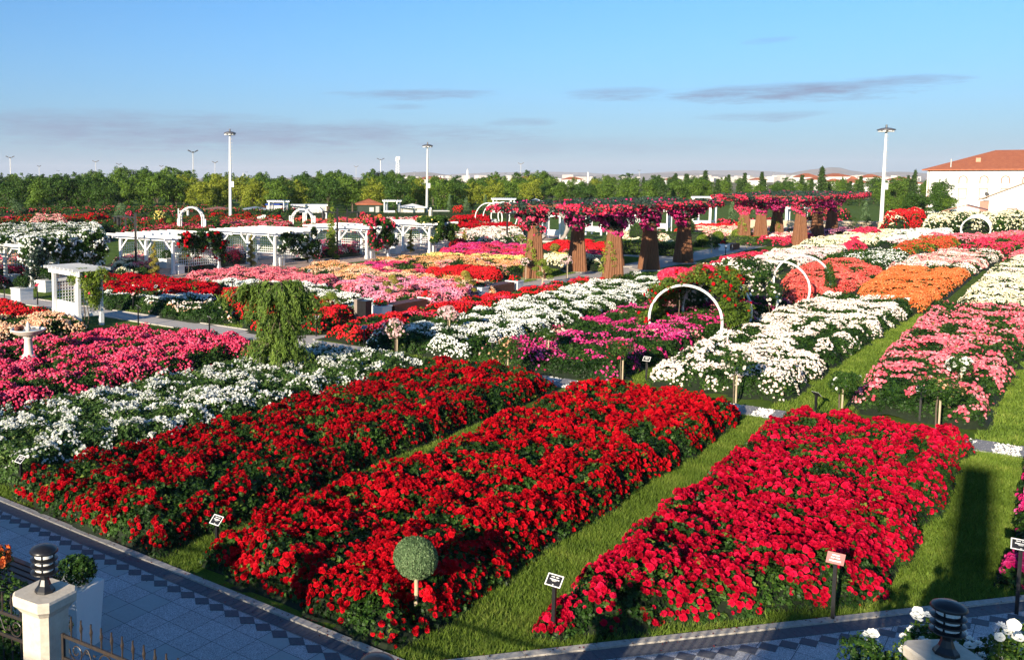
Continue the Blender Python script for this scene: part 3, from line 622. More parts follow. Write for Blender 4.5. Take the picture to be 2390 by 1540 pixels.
# far rows
rose_bed('far white and pink rose bed left of the first rusty column', T_(.6, (1055, 548), (1065, 538), (1150, 530), (1215, 532), (1225, 552), (1130, 560)), BLUSH, .65, .09, 1.0, .9, gap=.34, second=PINKMIX, share=.3)
rose_bed('far dark red rose bed under the metal hoop arches', T_(.6, (1060, 530), (1080, 522), (1190, 520), (1220, 530), (1150, 532)), DEEPRED, .6, .1, 1.2, .8, gap=.26)
rose_bed('far white rose bed behind the hoop arches', T_(.6, (1060, 520), (1075, 513), (1160, 514), (1165, 520)), WHITEP, .6, .1, 1.0, .8, gap=.34)
rose_bed('tall dark red rose border below the grey cypresses', T_(1.0, (1045, 515), (1052, 505), (1140, 503), (1150, 512)), SCARLET, 1.0, .1, 1.3, .8, gap=.24)
rose_bed('small red rose bed at the corner of the side path', T_(.5, (1045, 566), (1058, 558), (1090, 560), (1084, 570), (1056, 572)), BRIGHTRED, .5, .09, 1.2, .8, gap=.24)
rose_bed('cream rose bed behind the boxwood hedge', T_(.6, (1425, 556), (1440, 545), (1560, 546), (1575, 560), (1500, 566)), CREAM, .8, .09, 1.0, .9, gap=.32, second=PINKMIX, share=.3)
rose_bed('far pale pink rose bed between the column groups', T_(.5, (1570, 548), (1600, 532), (1720, 528), (1735, 545), (1650, 556)), PINKMIX, .6, .09, 1.2, .8, gap=.28, second=CREAM, share=.5)
rose_bed('far red rose strip between the column groups', T_(.5, (1575, 536), (1620, 526), (1725, 522), (1730, 530), (1650, 538)), BRIGHTRED, .55, .1, 1.4, .8, gap=.2)
rose_bed('far mixed rose bed seen between the far columns', T_(.6, (1745, 550), (1760, 530), (1895, 528), (1900, 545), (1830, 556)), PINKMIX, .6, .1, 1.1, .8, gap=.3, second=BLUSH, share=.4)
rose_bed('far dark red rose strip behind the far columns', T_(.6, (1740, 558), (1750, 550), (1900, 546), (1900, 552), (1830, 560)), ROSERED, .55, .1, 1.3, .8, gap=.24)
rose_bed('far pale pink rose strip below the tan wall', T_(.6, (1905, 542), (1915, 534), (2000, 532), (2010, 540)), LILACPINK, .6, .1, 1.2, .8, gap=.26)
rose_bed('cherry red rose clump below the right lamp mast', T_(.7, (1985, 540), (2000, 533), (2050, 533), (2060, 542), (2020, 546)), ROSERED, .7, .1, 1.4, .8, gap=.2)
rose_bed('pink rose strip in front of the far ring tunnel', T_(.5, (2150, 556), (2180, 542), (2260, 548), (2350, 542), (2400, 536), (2400, 548), (2280, 560)), PINK, .5, .1, 1.1, .8, gap=.3)
# tall rose borders at the back right
rose_bed('tall red climbing rose hedge right of the lamp mast', T_(0, (2055, 540), (2068, 522), (2160, 524), (2165, 538), (2110, 543)), BRIGHTRED, 2.0, .1, 1.2, .9, gap=.3, second=CREAM, share=.25, name='rose_hedge', cat='rose hedge', step=1.3)
rose_bed('tall cream climbing rose hedge in front of the white building', T_(0, (2150, 546), (2168, 530), (2300, 522), (2400, 522), (2400, 540), (2250, 545)), CREAM, 1.75, .1, .8, 1.0, gap=.4, name='rose_hedge', cat='rose hedge', step=1.3)
rose_bed('red flowering rose hedge along the tan wall', T_(0, (1880, 532), (1890, 524), (1985, 522), (1990, 528)), ROSERED, 2.4, .1, .5, 1.0, gap=.5, name='rose_hedge', cat='rose hedge', step=1.3)
# behind the pergolas on the left
rose_bed('low red rose rows behind the left pergolas', T_(.8, (255, 530), (300, 515), (420, 516), (520, 522), (500, 535), (380, 540)), ROSERED, .9, .12, .4, 1.1, gap=.5, second=HOTPINK, share=.4, step=1.)
rose_bed('mixed pink and red rose rows behind the second pergola', T_(.8, (490, 522), (520, 511), (640, 512), (690, 520), (680, 534), (560, 532)), PINK, .9, .12, .4, 1.0, gap=.48, second=ROSERED, share=.5, step=1.)
rose_bed('salmon pink rose rows behind the spiral conifer', T_(.8, (690, 526), (715, 511), (840, 512), (870, 520), (850, 530)), CORAL, .9, .12, .6, 1.0, gap=.42, second=HOTPINK, share=.4, step=1.)
rose_bed('white and pink rose rows left of the hoop arches', T_(.8, (850, 518), (880, 508), (1000, 505), (1045, 512), (1040, 520), (940, 522)), BLUSH, .8, .12, .8, 1.0, gap=.4, second=ROSERED, share=.4, step=1.)
rose_bed('orange pink rose shrubs at the far left', T_(1.0, (60, 524), (75, 506), (150, 508), (165, 520)), PINKMIX, 1.4, .12, .7, 1.0, gap=.42, step=1.2, name='rose_hedge', cat='rose hedge')
rose_bed('pink and cream rose bed seen through the first pergola', T_(.6, (262, 640), (268, 600), (330, 588), (360, 600), (340, 632)), PINK, .7, .09, 1.0, .9, gap=.34, second=CREAM, share=.5)
rose_bed('red rose bed seen through the second pergola', T_(.6, (440, 615), (470, 580), (570, 575), (560, 596)), ROSERED, .7, .09, .9, .9, gap=.36, second=PINKMIX, share=.4)
rose_bed('pink rose bed seen through the third pergola', T_(.6, (690, 590), (720, 566), (850, 562), (830, 580)), HOTPINK, .7, .09, .9, .9, gap=.36, second=BLUSH, share=.4)
rose_bed('pink rose bed seen through the leftmost pergola', T_(.6, (-20, 650), (-10, 600), (60, 592), (55, 630)), HOTPINK, .7, .09, .9, .9, gap=.36, second=PEACH, share=.4)
rose_bed('dark hedge with red roses below the tree line on the left', T_(0, (-40, 512), (-30, 503), (420, 498), (700, 503), (700, 512), (420, 512)), ROSERED, 1.4, .14, .16, 1.1, gap=.58, step=2., name='rose_hedge', cat='rose hedge')

rose_bed('leafy dark rose border with scattered red flowers behind the first pergola', T_(1.0, (160, 522), (300, 506), (520, 508), (520, 518), (330, 524)), DEEPRED, 1.2, .12, .2, 1.1, gap=.56, step=1.4, name='rose_hedge', cat='rose hedge')
rose_bed('white and green rose border behind the far left pergola', T_(1.0, (-30, 556), (-30, 528), (100, 520), (240, 522), (255, 540), (80, 552)), WHITEP, 1.2, .12, .45, 1.1, gap=.48, step=1.2, name='rose_hedge', cat='rose hedge')
rose_bed('deep red rose border at the far left edge below the trees', T_(.9, (-40, 522), (-30, 508), (60, 504), (260, 500), (250, 508)), SCARLET, 1.0, .14, .35, 1.0, gap=.5, step=1.4, name='rose_hedge', cat='rose hedge')
rose_bed('green leafy rose border between the arch gate and the kiosk', T_(.9, (460, 512), (500, 503), (640, 502), (670, 508), (560, 513)), SCARLET, 1.0, .14, .35, 1.1, gap=.5, step=1.4, name='rose_hedge', cat='rose hedge')

# ------------------------------------------------------------------ white pergolas
def lattice(t, a, b, z0, z1, step=.19, wd=.035, along=True):
    mb = MB()
    a = Vector((*a, 0)); b = Vector((*b, 0)); d = b - a; ln = d.length; n = max(2, round(ln / step)); m = max(2, round((z1 - z0) / step))
    for i in range(n + 1):
        p = a + d * i / n; mb.bar((p.x, p.y, z0), (p.x, p.y, z1), wd, .018, up=d)
    nrm = d.cross(Vector((0, 0, 1))).normalized() * .012
    for j in range(m + 1):
        z = z0 + (z1 - z0) * j / m; mb.bar((a.x + nrm.x, a.y + nrm.y, z), (b.x + nrm.x, b.y + nrm.y, z), .018, wd)
    mb.build('lattice', WHITE, t)
def planter(mb, x, y, sx, sy, h, rz=0.):
    mb.box((x, y, h / 2), (sx, sy, h), rz); mb.box((x, y, h - .02), (sx + .06, sy + .06, .05), rz)
    for k in (.3, .6): mb.box((x, y, h * k), (sx + .012, sy + .012, .012), rz)
def pergola(label, fx, fy, wx=5.9, ly=4.6, hh=2.38, lattices=(1, 1, 1)):
    """posts on two rows, beams along X at both ends, rafters with tails along the front"""
    t = thing('pergola', label, 'pergola', (fx, fy, 0), group='white pergolas along the plaza')
    xs = (-wx + .35, -wx * .5, -.35); ys = (.3, ly - .3)
    for y in ys:
        for x in xs:
            b = MB(); b.box((x, y, (hh - .3) / 2), (.17, .17, hh - .3)); b.box((x, y, .12), (.23, .23, .24)); b.build('post', WHITE, t)
    b = MB()
    for y in ys:
        for o in (-.085 - .03, .085 + .03): b.bar((-wx, y + o, hh - .2), (0, y + o, hh - .2), .05, .2)
    b.each('beam', WHITE, t)
    n = int(ly / .62); b = MB()
    for i in range(n + 1):
        y = -.35 + (ly + .7) * i / n
        b.bar((-wx - .25, y, hh - .02), (.3, y, hh - .02), .07, .15)
    for x in xs: b.bar((x, -.4, hh - .175), (x, ly + .4, hh - .175), .06, .14)
    b.build('rafters', WHITE, t)
    b = MB()
    for x in xs:
        for y in ys:
            for s in (-1, 1):
                if abs(x + s * .7 + wx / 2) < wx / 2 - .2: b.bar((x + s * .08, y, hh - .95), (x + s * .7, y, hh - .32), .07, .09)
            s = 1 if y == ys[0] else -1
            b.bar((x, y + s * .08, hh - .95), (x, y + s * .65, hh - .27), .07, .09)
    b.each('brace', WHITE, t)
    if lattices[0]: lattice(t, (xs[2], ys[0] + .1), (xs[2], ys[1] - .1), .45, 1.75)
    if lattices[1]: lattice(t, (xs[0], ys[1]), (xs[1] - .1, ys[1]), .5, 1.75)
    if lattices[2]: lattice(t, (xs[1] + .1, ys[1]), (xs[2] - .1, ys[1]), .3, 1.75)
    lattice(t, (xs[0], ys[0] + .1), (xs[0], ys[1] - .1), .5, 1.75)
    b = MB()
    for k in range(3): b.bar((xs[0] + .1, ys[1] - .25 - k * .14, .47), (xs[1] - .1, ys[1] - .25 - k * .14, .47), .12, .04)
    for x in (xs[0] + .3, xs[1] - .3): b.bar((x, ys[1] - .2, .2), (x, ys[1] - .55, .2), .07, .4)
    b.bar((xs[0] + .3, ys[1] - .4, .1), (xs[1] - .3, ys[1] - .4, .4), .05, .06)
    b.build('bench', WHITE, t)
    for x in (xs[1], xs[2]): b = MB(); planter(b, x - .1, ys[0] + .55, .55, .5, .55); b.build('flower_box', WHITE, t)
    return t
perg = [(-43.95, 28.45, 'white pergola buried under white climbing roses at the far left'), (-43.55, 38.4, 'white pergola with big red climbing roses on its right side'), (-42.4, 46.7, 'white pergola with small white climbing roses on its lattice'),
        (-41.05, 55.5, 'white pergola with pink climbing roses spilling over its roof'), (-40.55, 63.4, 'white pergola wrapped in bushy green climber, last toward the columns')]
for i, (x, y, l) in enumerate(perg): pergola(l, x, y, ly=(4.8, 4.6, 4.4, 3.4, 3.3)[i])
pergola('white pergola cut off by the left edge of the photo', -44.6, 21.4, ly=4.6)
def climber(label, ells, n, petal=None, nf=0, fs=.1, leafm=None, size=.13, stems=None, thr=.5, base=.38, lod=1, keep=None, shell=.6):
    c = ells[0]; t = thing('climbing_rose', label, 'climbing rose', (c[0], c[1], 0), group='climbing roses on the pergolas and arches')
    E_ = [(e[0] - c[0], e[1] - c[1], *e[2:]) for e in ells]; kp = (lambda p: keep(p + np.array([c[0], c[1], 0]))) if keep else None
    leafy('foliage', t, E_, n, size, leafm or LEAF, base, shell=shell, keep=kp)
    if petal: flowery('blossom', t, E_, nf, fs, petal, lod, cluster=.35, thr=thr, keep=kp)
    b = MB()
    for sx, sy, sz in (stems or [(c[0], c[1], c[2])]):
        b.tube([(sx - c[0], sy - c[1], 0), (sx - c[0] + .06, sy - c[1] + .03, sz * .5), (sx - c[0] - .03, sy - c[1], sz)], .03, 5, .015)
    b.build('stem', BARK, t); return t
def wallells(x, y0, y1, z0, z1, th, k=None):
    out = []; k = k or max(3, int((y1 - y0) / .7))
    for i in range(k):
        for j in range(2 + int((z1 - z0) / .9)):
            out.append((x + random.uniform(-.1, .15), y0 + (y1 - y0) * (i + random.random()) / k, z0 + (z1 - z0) * (j + random.random()) / (2 + int((z1 - z0) / .9)), th * random.uniform(.7, 1.2), .5 * random.uniform(.7, 1.2), .45 * random.uniform(.7, 1.2)))
    return out
e = wallells(-44.0, 28.2, 33.4, .9, 2.3, .4) + wallells(-43.9, 28.2, 33.6, 1.7, 2.6, .5) + [(-44.2 - random.random() * 4.5, 28.3 + random.random() * 5, 2.5, .9, .9, .3) for _ in range(16)]
climber('dense green mass of small white climbing roses over the far left pergola', e, 16000, WHITEP, 6500, .12, LEAF, .15, thr=.52, base=.45, stems=[(-43.8, 28.6, 1.5), (-43.7, 30, 1.5), (-43.7, 31.4, 1.4)])
climber('climbing rose with big red flowers on the second pergola', wallells(-43.5, 39.2, 42.9, 1.3, 2.3, .22) + [(-43.6, 39.3 + random.random() * 3.6, 2.4, .5, .5, .18) for _ in range(5)] + [(-43.6, 42.8, 1.0, .25, .25, .9)], 4200, SCARLET, 520, .2, LEAF, .14, thr=.62, base=.25)
climber('climbing rose with small white flowers on the third pergola', wallells(-42.3, 47.2, 51.0, .7, 2.15, .2), 4600, WHITEP, 900, .12, LEAF, .14, thr=.58, base=.22)
climber('climbing rose with pink flowers over the fourth pergola', wallells(-41.0, 56.0, 58.9, 1.0, 2.4, .25) + [(-41.3 - random.random(), 56.2 + random.random() * 2.6, 2.65, .5, .5, .35) for _ in range(6)], 5200, ROSERED, 900, .17, LEAF, .15, thr=.6, base=.35)
climber('bushy green climber over the last pergola by the columns', wallells(-40.4, 63.6, 66.8, .9, 2.3, .35) + [(-40.8 - random.random(), 63.4 + random.random() * 3.4, 2.6, .7, .6, .35) for _ in range(7)], 7000, YELLOW, 260, .15, LEAF, .16, thr=.6, base=.5)
climber('thin dark climber on the left post of the far left pergola', wallells(-43.3, 28.0, 28.7, .6, 2.0, .22, 2), 1000, WHITEP, 60, .12, LEAF_BLUE, .13, base=.3)

# white bench arbor in front
def arbor(label, x, y, rz, sx=2.2, sy=1.0, h=2.3, bench=True, cat='arbor', group=None):
    t = thing('garden_arbor', label, cat, (x, y, 0), rz, group)
    for px in (-sx / 2, sx / 2):
        for py in (-sy / 2, sy / 2):
            b = MB(); b.box((px, py, (h - .2) / 2), (.14, .14, h - .2)); b.box((px, py, .25), (.17, .17, .5)); b.build('post', WHITE, t)
    b = MB()
    for py in (-sy / 2 - .09, sy / 2 + .09): b.bar((-sx / 2 - .3, py, h - .12), (sx / 2 + .3, py, h - .12), .045, .2)
    b.each('beam', WHITE, t); b = MB(); n = max(4, int(sx / .3))
    for i in range(n + 1): px = -sx / 2 - .2 + (sx + .4) * i / n; b.bar((px, -sy / 2 - .35, h + .03), (px, sy / 2 + .35, h + .03), .045, .11)
    b.build('rafters', WHITE, t); b = MB()
    for px in (-sx / 2, sx / 2):
        lattice(t, (px, -sy / 2 + .1), (px, sy / 2 - .1), .5, h - .6, .13, .03)
        b.bar((px, -sy / 2 + .07, h - .55), (px, sy / 2 - .07, h - .55), .1, .12); b.bar((px, -sy / 2 + .07, .48), (px, sy / 2 - .07, .48), .1, .12)
    b.each('crossbar', WHITE, t)
    if bench:
        b = MB()
        for k in range(4): b.bar((-sx / 2 + .1, -sy / 2 + .08 + k * .006, .42 + k * .15), (sx / 2 - .1, -sy / 2 + .08 + k * .006, .42 + k * .15), .03, .14)
        for k in range(3): b.bar((-sx / 2 + .1, -sy / 2 + .2 + k * .14, .44), (sx / 2 - .1, -sy / 2 + .2 + k * .14, .44), .12, .035)
        b.build('bench', WHITE, t)
    return t
AX, AY = -32.05, 22.95
arbor('white slatted bench arbor with lattice sides standing on the path by the peach roses', AX, AY, R(-9))
climber('leafy climbing rose with a few pink flowers on the right side of the bench arbor', [(AX + 1.15, AY - .2, 1.7, .38, .5, .4), (AX + 1.2, AY - .1, 1.25, .35, .4, .4), (AX + .9, AY - .4, 2.1, .5, .45, .3), (AX + 1.3, AY + .2, 2.0, .35, .45, .4), (AX + 1.25, AY - .1, .9, .22, .25, .3), (AX + .45, AY - .5, 1.9, .3, .25, .25)], 3300, ROSERED, 60, .1, LEAF_LIME, .1, thr=.66, base=.42, stems=[(AX + 1.35, AY - .5, .9), (AX + 1.1, AY - .5, 1.1)])

# far white trellises and arches
for (px, py, rz, sx, sy, h, l) in ((1293, 557, 0, 1.9, 1.5, 2.45, 'white lattice arbor with a seat left of the second rusty column'), (1392, 548, 0, 1.7, 1.5, 2.5, 'white arbor right behind the third rusty column'),
                                   (1545, 540, 0, 1.6, 1.4, 2.5, 'white arbor between the fourth and fifth rusty columns'), (915, 505, .2, 2.2, 1.2, 2.6, 'far white arbor right of the kiosks'), (650, 510, .2, 2.6, 1.2, 2.7, 'far white latticed arbor below the market stalls'),
                                   (1175, 505, .1, 3.0, 1.4, 2.9, 'far white frame behind the hoop arches'), (1480, 552, 0, 1.7, 1.5, 2.4, 'white arbor mostly hidden by the dark climber')):
    x, y = W(px, py); arbor(l, x, y, rz, sx, sy, h, group='far white arbors')
def frame_pergola(label, px, py, sx, sy, h):
    x, y = W(px, py); t = thing('pavilion', label, 'pavilion', (x, y, 0))
    for a in (-sx / 2, sx / 2):
        for c in (-sy / 2, sy / 2):
            b = MB(); b.box((a, c, h / 2), (.28, .28, h)); b.build('post', WHITE, t)
    b = MB(); b.box((0, 0, h + .1), (sx + .5, sy + .5, .22)); b.build('roof_slab', WHITE, t)
    b = MB(); b.box((0, 0, .25), (sx + .2, sy + .2, .5)); b.build('base', WHITE, t)
frame_pergola('tall white pavilion frame behind the fifth rusty column', 1643, 524, 2.2, 2.2, 3.5)
frame_pergola('white open frame seen between the far rusty columns', 1858, 530, 2.0, 1.2, 2.3)
def gate_arch(label, px, py, wd, h, rz=0.):
    x, y = W(px, py); t = thing('arch_gate', label, 'arch', (x, y, 0), rz)
    for d in (-.35, .35):
        b = MB(); r = wd / 2; pts = [(-r, d, 0), (-r, d, h - r)] + [(-r * math.cos(a), d, h - r + r * math.sin(a)) for a in np.linspace(.2, math.pi - .2, 9)] + [(r, d, h - r), (r, d, 0)]
        b.tube(pts, .09, 5); b.build('arch_rib', WHITE, t)
    b = MB()
    for a in np.linspace(.1, math.pi - .1, 10): b.bar((-r * math.cos(a), -.45, h - r + r * math.sin(a) + .06), (-r * math.cos(a), .45, h - r + r * math.sin(a) + .06), .08, .06)
    for s in (-1, 1):
        b.box((s * (r + .3), 0, .8), (.1, .3, 1.6)); b.bar((s * r, 0, 1.55), (s * (r + .35), 0, 1.55), .08, .08)
    b.each('crosspiece', WHITE, t)
gate_arch('white round arch gate behind the second pergola', 448, 545, 2.6, 2.9, .5)
gate_arch('white double arch with pink roses left of the spiral conifer', 706, 535, 2.6, 2.4, .4)
gate_arch('white arch next to the spiral conifer, partly overgrown', 735, 525, 2.6, 2.4, .4)

# ------------------------------------------------------------------ ring arches
def ring(label, x, y, r, h, rt=.05, rz=0., group='white ring arches over the rose path', wdeg=None):
    t = thing('ring_arch', label, 'ring arch', (x, y, 0), rz, group)
    zc = h - r; a0 = -math.asin(min(.98, zc / r)) if zc < r else -math.pi / 2
    b = MB(); b.tube([(r * math.cos(a), 0, zc + r * math.sin(a)) for a in np.linspace(a0, math.pi - a0, 40)], rt, 8); b.build('hoop', WHITE, t, smooth=True)
    b = MB()
    for s in (-1, 1): b.box((s * r * math.cos(a0), 0, .03), (.2, .14, .06))
    b.each('foot', WHITE, t); return t
rl = ['nearest white ring arch with roses growing over its right side', 'second white ring arch, inside the rose tunnel', 'third white ring arch where the rose tunnel ends', 'bare white ring arch behind the rose tunnel', 'farthest bare white ring arch beside the coral bed']
RX = -11.2
for i, y in enumerate((34.9, 38.7, 42.4, 48.1, 52.4)): ring(rl[i], RX + (.0, .0, .05, .1, .15)[i], y, 1.32, 2.08, .05)
def tunnel(y0, y1, n, a0=-.3):
    out = []
    for _ in range(n):
        a = random.uniform(a0, math.pi + .3); y = random.uniform(y0, y1); rr = 1.47 + random.uniform(-.05, .2)
        out.append((RX + rr * math.cos(a), y, max(.25, .78 + rr * math.sin(a)), .28 * random.uniform(.7, 1.3), .5 * random.uniform(.7, 1.2), .28 * random.uniform(.7, 1.3)))
    return out
clear = lambda y_: (lambda p: (np.hypot(p[:, 0] - RX, p[:, 2] - .76) > 1.28))
climber('green rose tunnel with scarlet clusters over the first two ring arches', tunnel(34.95, 37.4, 70) + tunnel(37.4, 39.2, 40, .75), 15000, SCARLET, 1500, .13, LEAF_LIME, .1, thr=.72, base=.2, keep=clear(0), stems=[(RX + 1.4, 35.2, .8), (RX - 1.4, 35.2, .8), (RX + 1.4, 37, .9)], shell=.5)
climber('rose tunnel with white flowers over the third ring arch', tunnel(39.0, 40.6, 36, .5) + tunnel(40.6, 42.1, 46, .1) + tunnel(42.1, 43.4, 26, .8), 13000, BLUSH, 2600, .11, LEAF, .1, thr=.62, base=.42, keep=clear(0), stems=[(RX + 1.4, 41, .8)], shell=.5)
climber('thin olive climber between the bare ring arches', tunnel(44.0, 46.0, 12, 2.3) , 1200, PINKMIX, 120, .1, LEAF_GOLD, .1, thr=.6, base=.1, keep=clear(0), shell=.5)
climber('small green climber at the right foot of the farthest ring arch', [(RX + 1.5, 52.2, .7, .3, .4, .7), (RX + 1.35, 52.5, 1.3, .2, .3, .5)], 900, None, 0, .1, LEAF, .1, base=.5)
climber('red rose crown on top of the rose tunnel', [(RX - .9, 36.8, 2.2, .7, .8, .3), (RX - .4, 38.2, 2.3, .5, .5, .25)], 1000, ROSERED, 1500, .12, LEAF, .1, thr=.3, base=.4)
for i in range(6):
    x, y = W(2276, 549); ring('white ring of the far tunnel by the white building, %s from the front' % ordw(i), x - .1 * i, y + i * 2.0, 1.3, 1.9, .07, group='rings of the far tunnel')
climber('cream rose mass around the far ring tunnel', [(W(2276, 549)[0] + s * 1.9, W(2276, 549)[1] + 1.5 + i * 2.2, 1.0, .6, 1.2, 1.2) for i in range(5) for s in (-1, 1)], 5000, CREAM, 1800, .16, LEAF, .2, thr=.5)
for i, (px, py) in enumerate(((1140, 530), (1158, 527), (1176, 525), (1192, 523))):
    x, y = W(px, py); ring('grey white hoop arch over the far red bed, %s from the left' % ordw(i), x, y, 1.9, 3.0, .07, group='far hoop arches')

# ------------------------------------------------------------------ rusty flower columns
def column_pergola(label, cols, ext, zt, group):
    cx = sum(c[0] for c in cols) / len(cols); cy = sum(c[1] for c in cols) / len(cols)
    t = thing('column_pergola', label, 'pergola', (cx, cy, 0), group=group)
    for j, (x, y) in enumerate(cols):
        x -= cx; y -= cy; b = MB(); n = 72; V = []; rows = 14
        rot = R(38 + random.uniform(-6, 6))
        for k in range(rows):
            f = k / (rows - 1); z = f * (zt - 1.2); r = .34 + .3 * (1 - f) ** 1.2
            for i in range(n):
                a = 2 * math.pi * i / n; q = max(abs(math.cos(a)), abs(math.sin(a))) ** -.6
                rr = r * q * (1. if i % 3 else .93)
                V.append((x + rr * math.cos(a + rot + f * .12), y + rr * math.sin(a + rot + f * .12), z))
        b.add(V, [[(k * n + i, k * n + (i + 1) % n, (k + 1) * n + (i + 1) % n, (k + 1) * n + i) for k in range(rows - 1) for i in range(n)]])
        c = b.build('column', RUST, t)
        b = MB(); b.box((x, y, .03), (1.9, 1.9, .05), rot); b.build('base_slab', KERB, t)
        # flower collar: upside-down cone
        fl = []
        for k in range(52):
            z = random.uniform(zt - 1.75, zt - .15); f = (z - (zt - 1.75)) / 1.6; r = (.28 + 1.6 * f ** 1.4) * math.sqrt(random.random()); a = random.uniform(0, 6.28)
            fl.append((x + r * math.cos(a), y + r * math.sin(a), z, .24, .24, .22))
        leafy('foliage', t, fl, 1700, .17, LEAF_BLUE, .3, tmpl=LEAFT)
        flowery('blossom', t, fl, 2500, .14, MAGENTA if j % 3 else HOTPINK, 1, cluster=.45, thr=.44)
        if j in (0, 2):
            leafy('vine', t, [(x + .5 * math.cos(a), y - .55, z, .18, .12, .3) for a, z in ((2.5, 1.1), (2.2, 1.7), (1.6, 2.1), (1.2, 1.6), (2.9, .7), (1.0, 1.2))], 170, .12, LEAF_LIME, .7)
    x0, x1, y0, y1 = [ext[0] - cx, ext[1] - cx, ext[2] - cy, ext[3] - cy]
    b = MB()
    for k in range(int((y1 - y0) / 1.2) + 1): yy = y0 + k * 1.2; b.bar((x0, yy, zt), (x1, yy, zt), .06, .08)
    for xx in np.linspace(x0, x1, 5): b.bar((xx, y0, zt - .085), (xx, y1, zt - .085), .06, .08)
    b.build('roof_grid', RUST, t)
    el = [(random.uniform(x0, x1), random.uniform(y0, y1), zt + random.uniform(-.06, .16), .5, .6, .16) for _ in range(int((x1 - x0) * (y1 - y0) / .9))]
    leafy('roof_foliage', t, el, int((x1 - x0) * (y1 - y0) * 55), .17, LEAF_BLUE, .35, tmpl=LEAFT)
    flowery('roof_blossom', t, el, 260, .14, MAGENTA, 1, cluster=.6, thr=.5)
    ed = [(random.uniform(x0, x1) if s < 2 else (x0, x1)[s - 2], (y0, y1)[s] if s < 2 else random.uniform(y0, y1), zt - random.uniform(.0, .3), .35, .35, .16) for _ in range(56) for s in range(4)]
    flowery('fringe', t, ed, 4200, .14, ROSERED, 1, cluster=.5, thr=.42)
    leafy('hanging_leaves', t, ed, 4200, .17, LEAF_BLUE, .3, tmpl=LEAFT)
COLS1 = [W(1246, 650), W(1346, 634), W(1430, 655), (-24.9, 62.3), W(1514, 630), W(1594, 614)]
column_pergola('near rusty brown column pergola with a roof of magenta flowers over the walk', COLS1, (-27.2, -20.0, 49.2, 69.5), 4.42, None)
COLS2 = [W(1735, 566), W(1774, 566), W(1812, 560), W(1866, 574), W(1906, 558), W(1940, 550)]
column_pergola('far rusty brown column pergola with crimson flowers, toward the right lamp mast', COLS2, (-26.8, -18.4, 90.5, 116), 4.42, None)

# ------------------------------------------------------------------ topiaries, standard roses
def ball_tree(label, x, y, zc, r, leafm, trunk=.06, bark=None, n=5000, size=.035, z0=0., name='ball_topiary', cat='topiary', group=None, squash=.93):
    t = thing(name, label, cat, (x, y, z0), group=group)
    b = MB(); b.tube([(0, 0, 0), (.02, 0, zc * .5), (0, 0, zc)], trunk, 8, trunk * .8); b.build('trunk', bark or PALEBARK, t, smooth=True)
    mb = MB(); mb.lathe([(.02, zc - r * squash * .9)] + [(r * .9 * math.sin(a), zc - r * .9 * squash * math.cos(a)) for a in np.linspace(.3, 2.85, 9)] + [(.02, zc + r * squash * .9)], 18); mb.build('inner_crown', SHADELEAF, t, smooth=True)
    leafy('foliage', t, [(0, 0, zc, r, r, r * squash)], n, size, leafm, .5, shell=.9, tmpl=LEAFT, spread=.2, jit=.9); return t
x, y = W(970, 1301, .9); ball_tree('round clipped grey green ball tree on a pale stem in the scarlet bed', x, y, .9, .285, LEAF_GREY, .033, PALEBARK, 15000, .028)
def spiral(label, x, y, h, r, leafm, group=None):
    t = thing('spiral_topiary', label, 'topiary', (x, y, 0), group=group)
    b = MB(); b.tube([(0, 0, 0), (0, 0, h)], .05, 6, .02); b.build('trunk', BARK, t)
    el = []
    for a in np.linspace(0, 4.2 * 2 * math.pi, 60):
        f = a / (4.2 * 2 * math.pi); rr = r * (1 - .75 * f); el.append((rr * .55 * math.cos(a), rr * .55 * math.sin(a), .15 + f * (h - .2), rr * .6, rr * .6, h * .055))
    leafy('foliage', t, el, 2600, .07, leafm, .5, shell=.85, tmpl=LEAFT); return t
for px, py, tp, rr, lm, l in ((360, 652, 568, .38, LEAF_GOLD, 'golden spiral topiary in front of the second pergola'), (586, 622, 548, .34, LEAF_GOLD, 'golden spiral topiary in front of the third pergola'), (777, 606, 520, .45, LEAF_LIME, 'green spiral topiary under the tall conifer top'),
                              (958, 590, 536, .34, LEAF_GOLD, 'golden spiral topiary left of the last pergola'), (1084, 568, 535, .34, LEAF_GOLD, 'small golden spiral topiary right of the last pergola'), (1010, 600, 590, .2, LEAF_LIME, 'tiny green cone by the yellow bed')):
    x, y = W(px, py); spiral(l, x, y, top_z(px, py, tp), rr, lm, 'spiral topiaries')
def pompom(label, x, y, h, leafm, balls, r, group='pompom topiaries', bark=None):
    t = thing('pompom_topiary', label, 'topiary', (x, y, 0), group=group)
    b = MB(); b.tube([(0, 0, 0), (.05, .02, h * .4), (-.04, 0, h * .75), (0, 0, h)], .045, 6, .02); el = [(0, 0, h, r, r, r * .8)]
    for k in range(balls):
        z = h * (.3 + .62 * k / balls); a = k * 2.4; d = .42 * (1.1 - .4 * k / balls); p = (d * math.cos(a), d * math.sin(a), z + .12)
        b.tube([(0, 0, z - .1), p], .02, 5); el.append((*p, r * .85, r * .85, r * .55))
    b.build('trunk', bark or PALEBARK, t)
    leafy('foliage', t, el, 340 * len(el), .06, leafm, .5, shell=.8, tmpl=LEAFT)
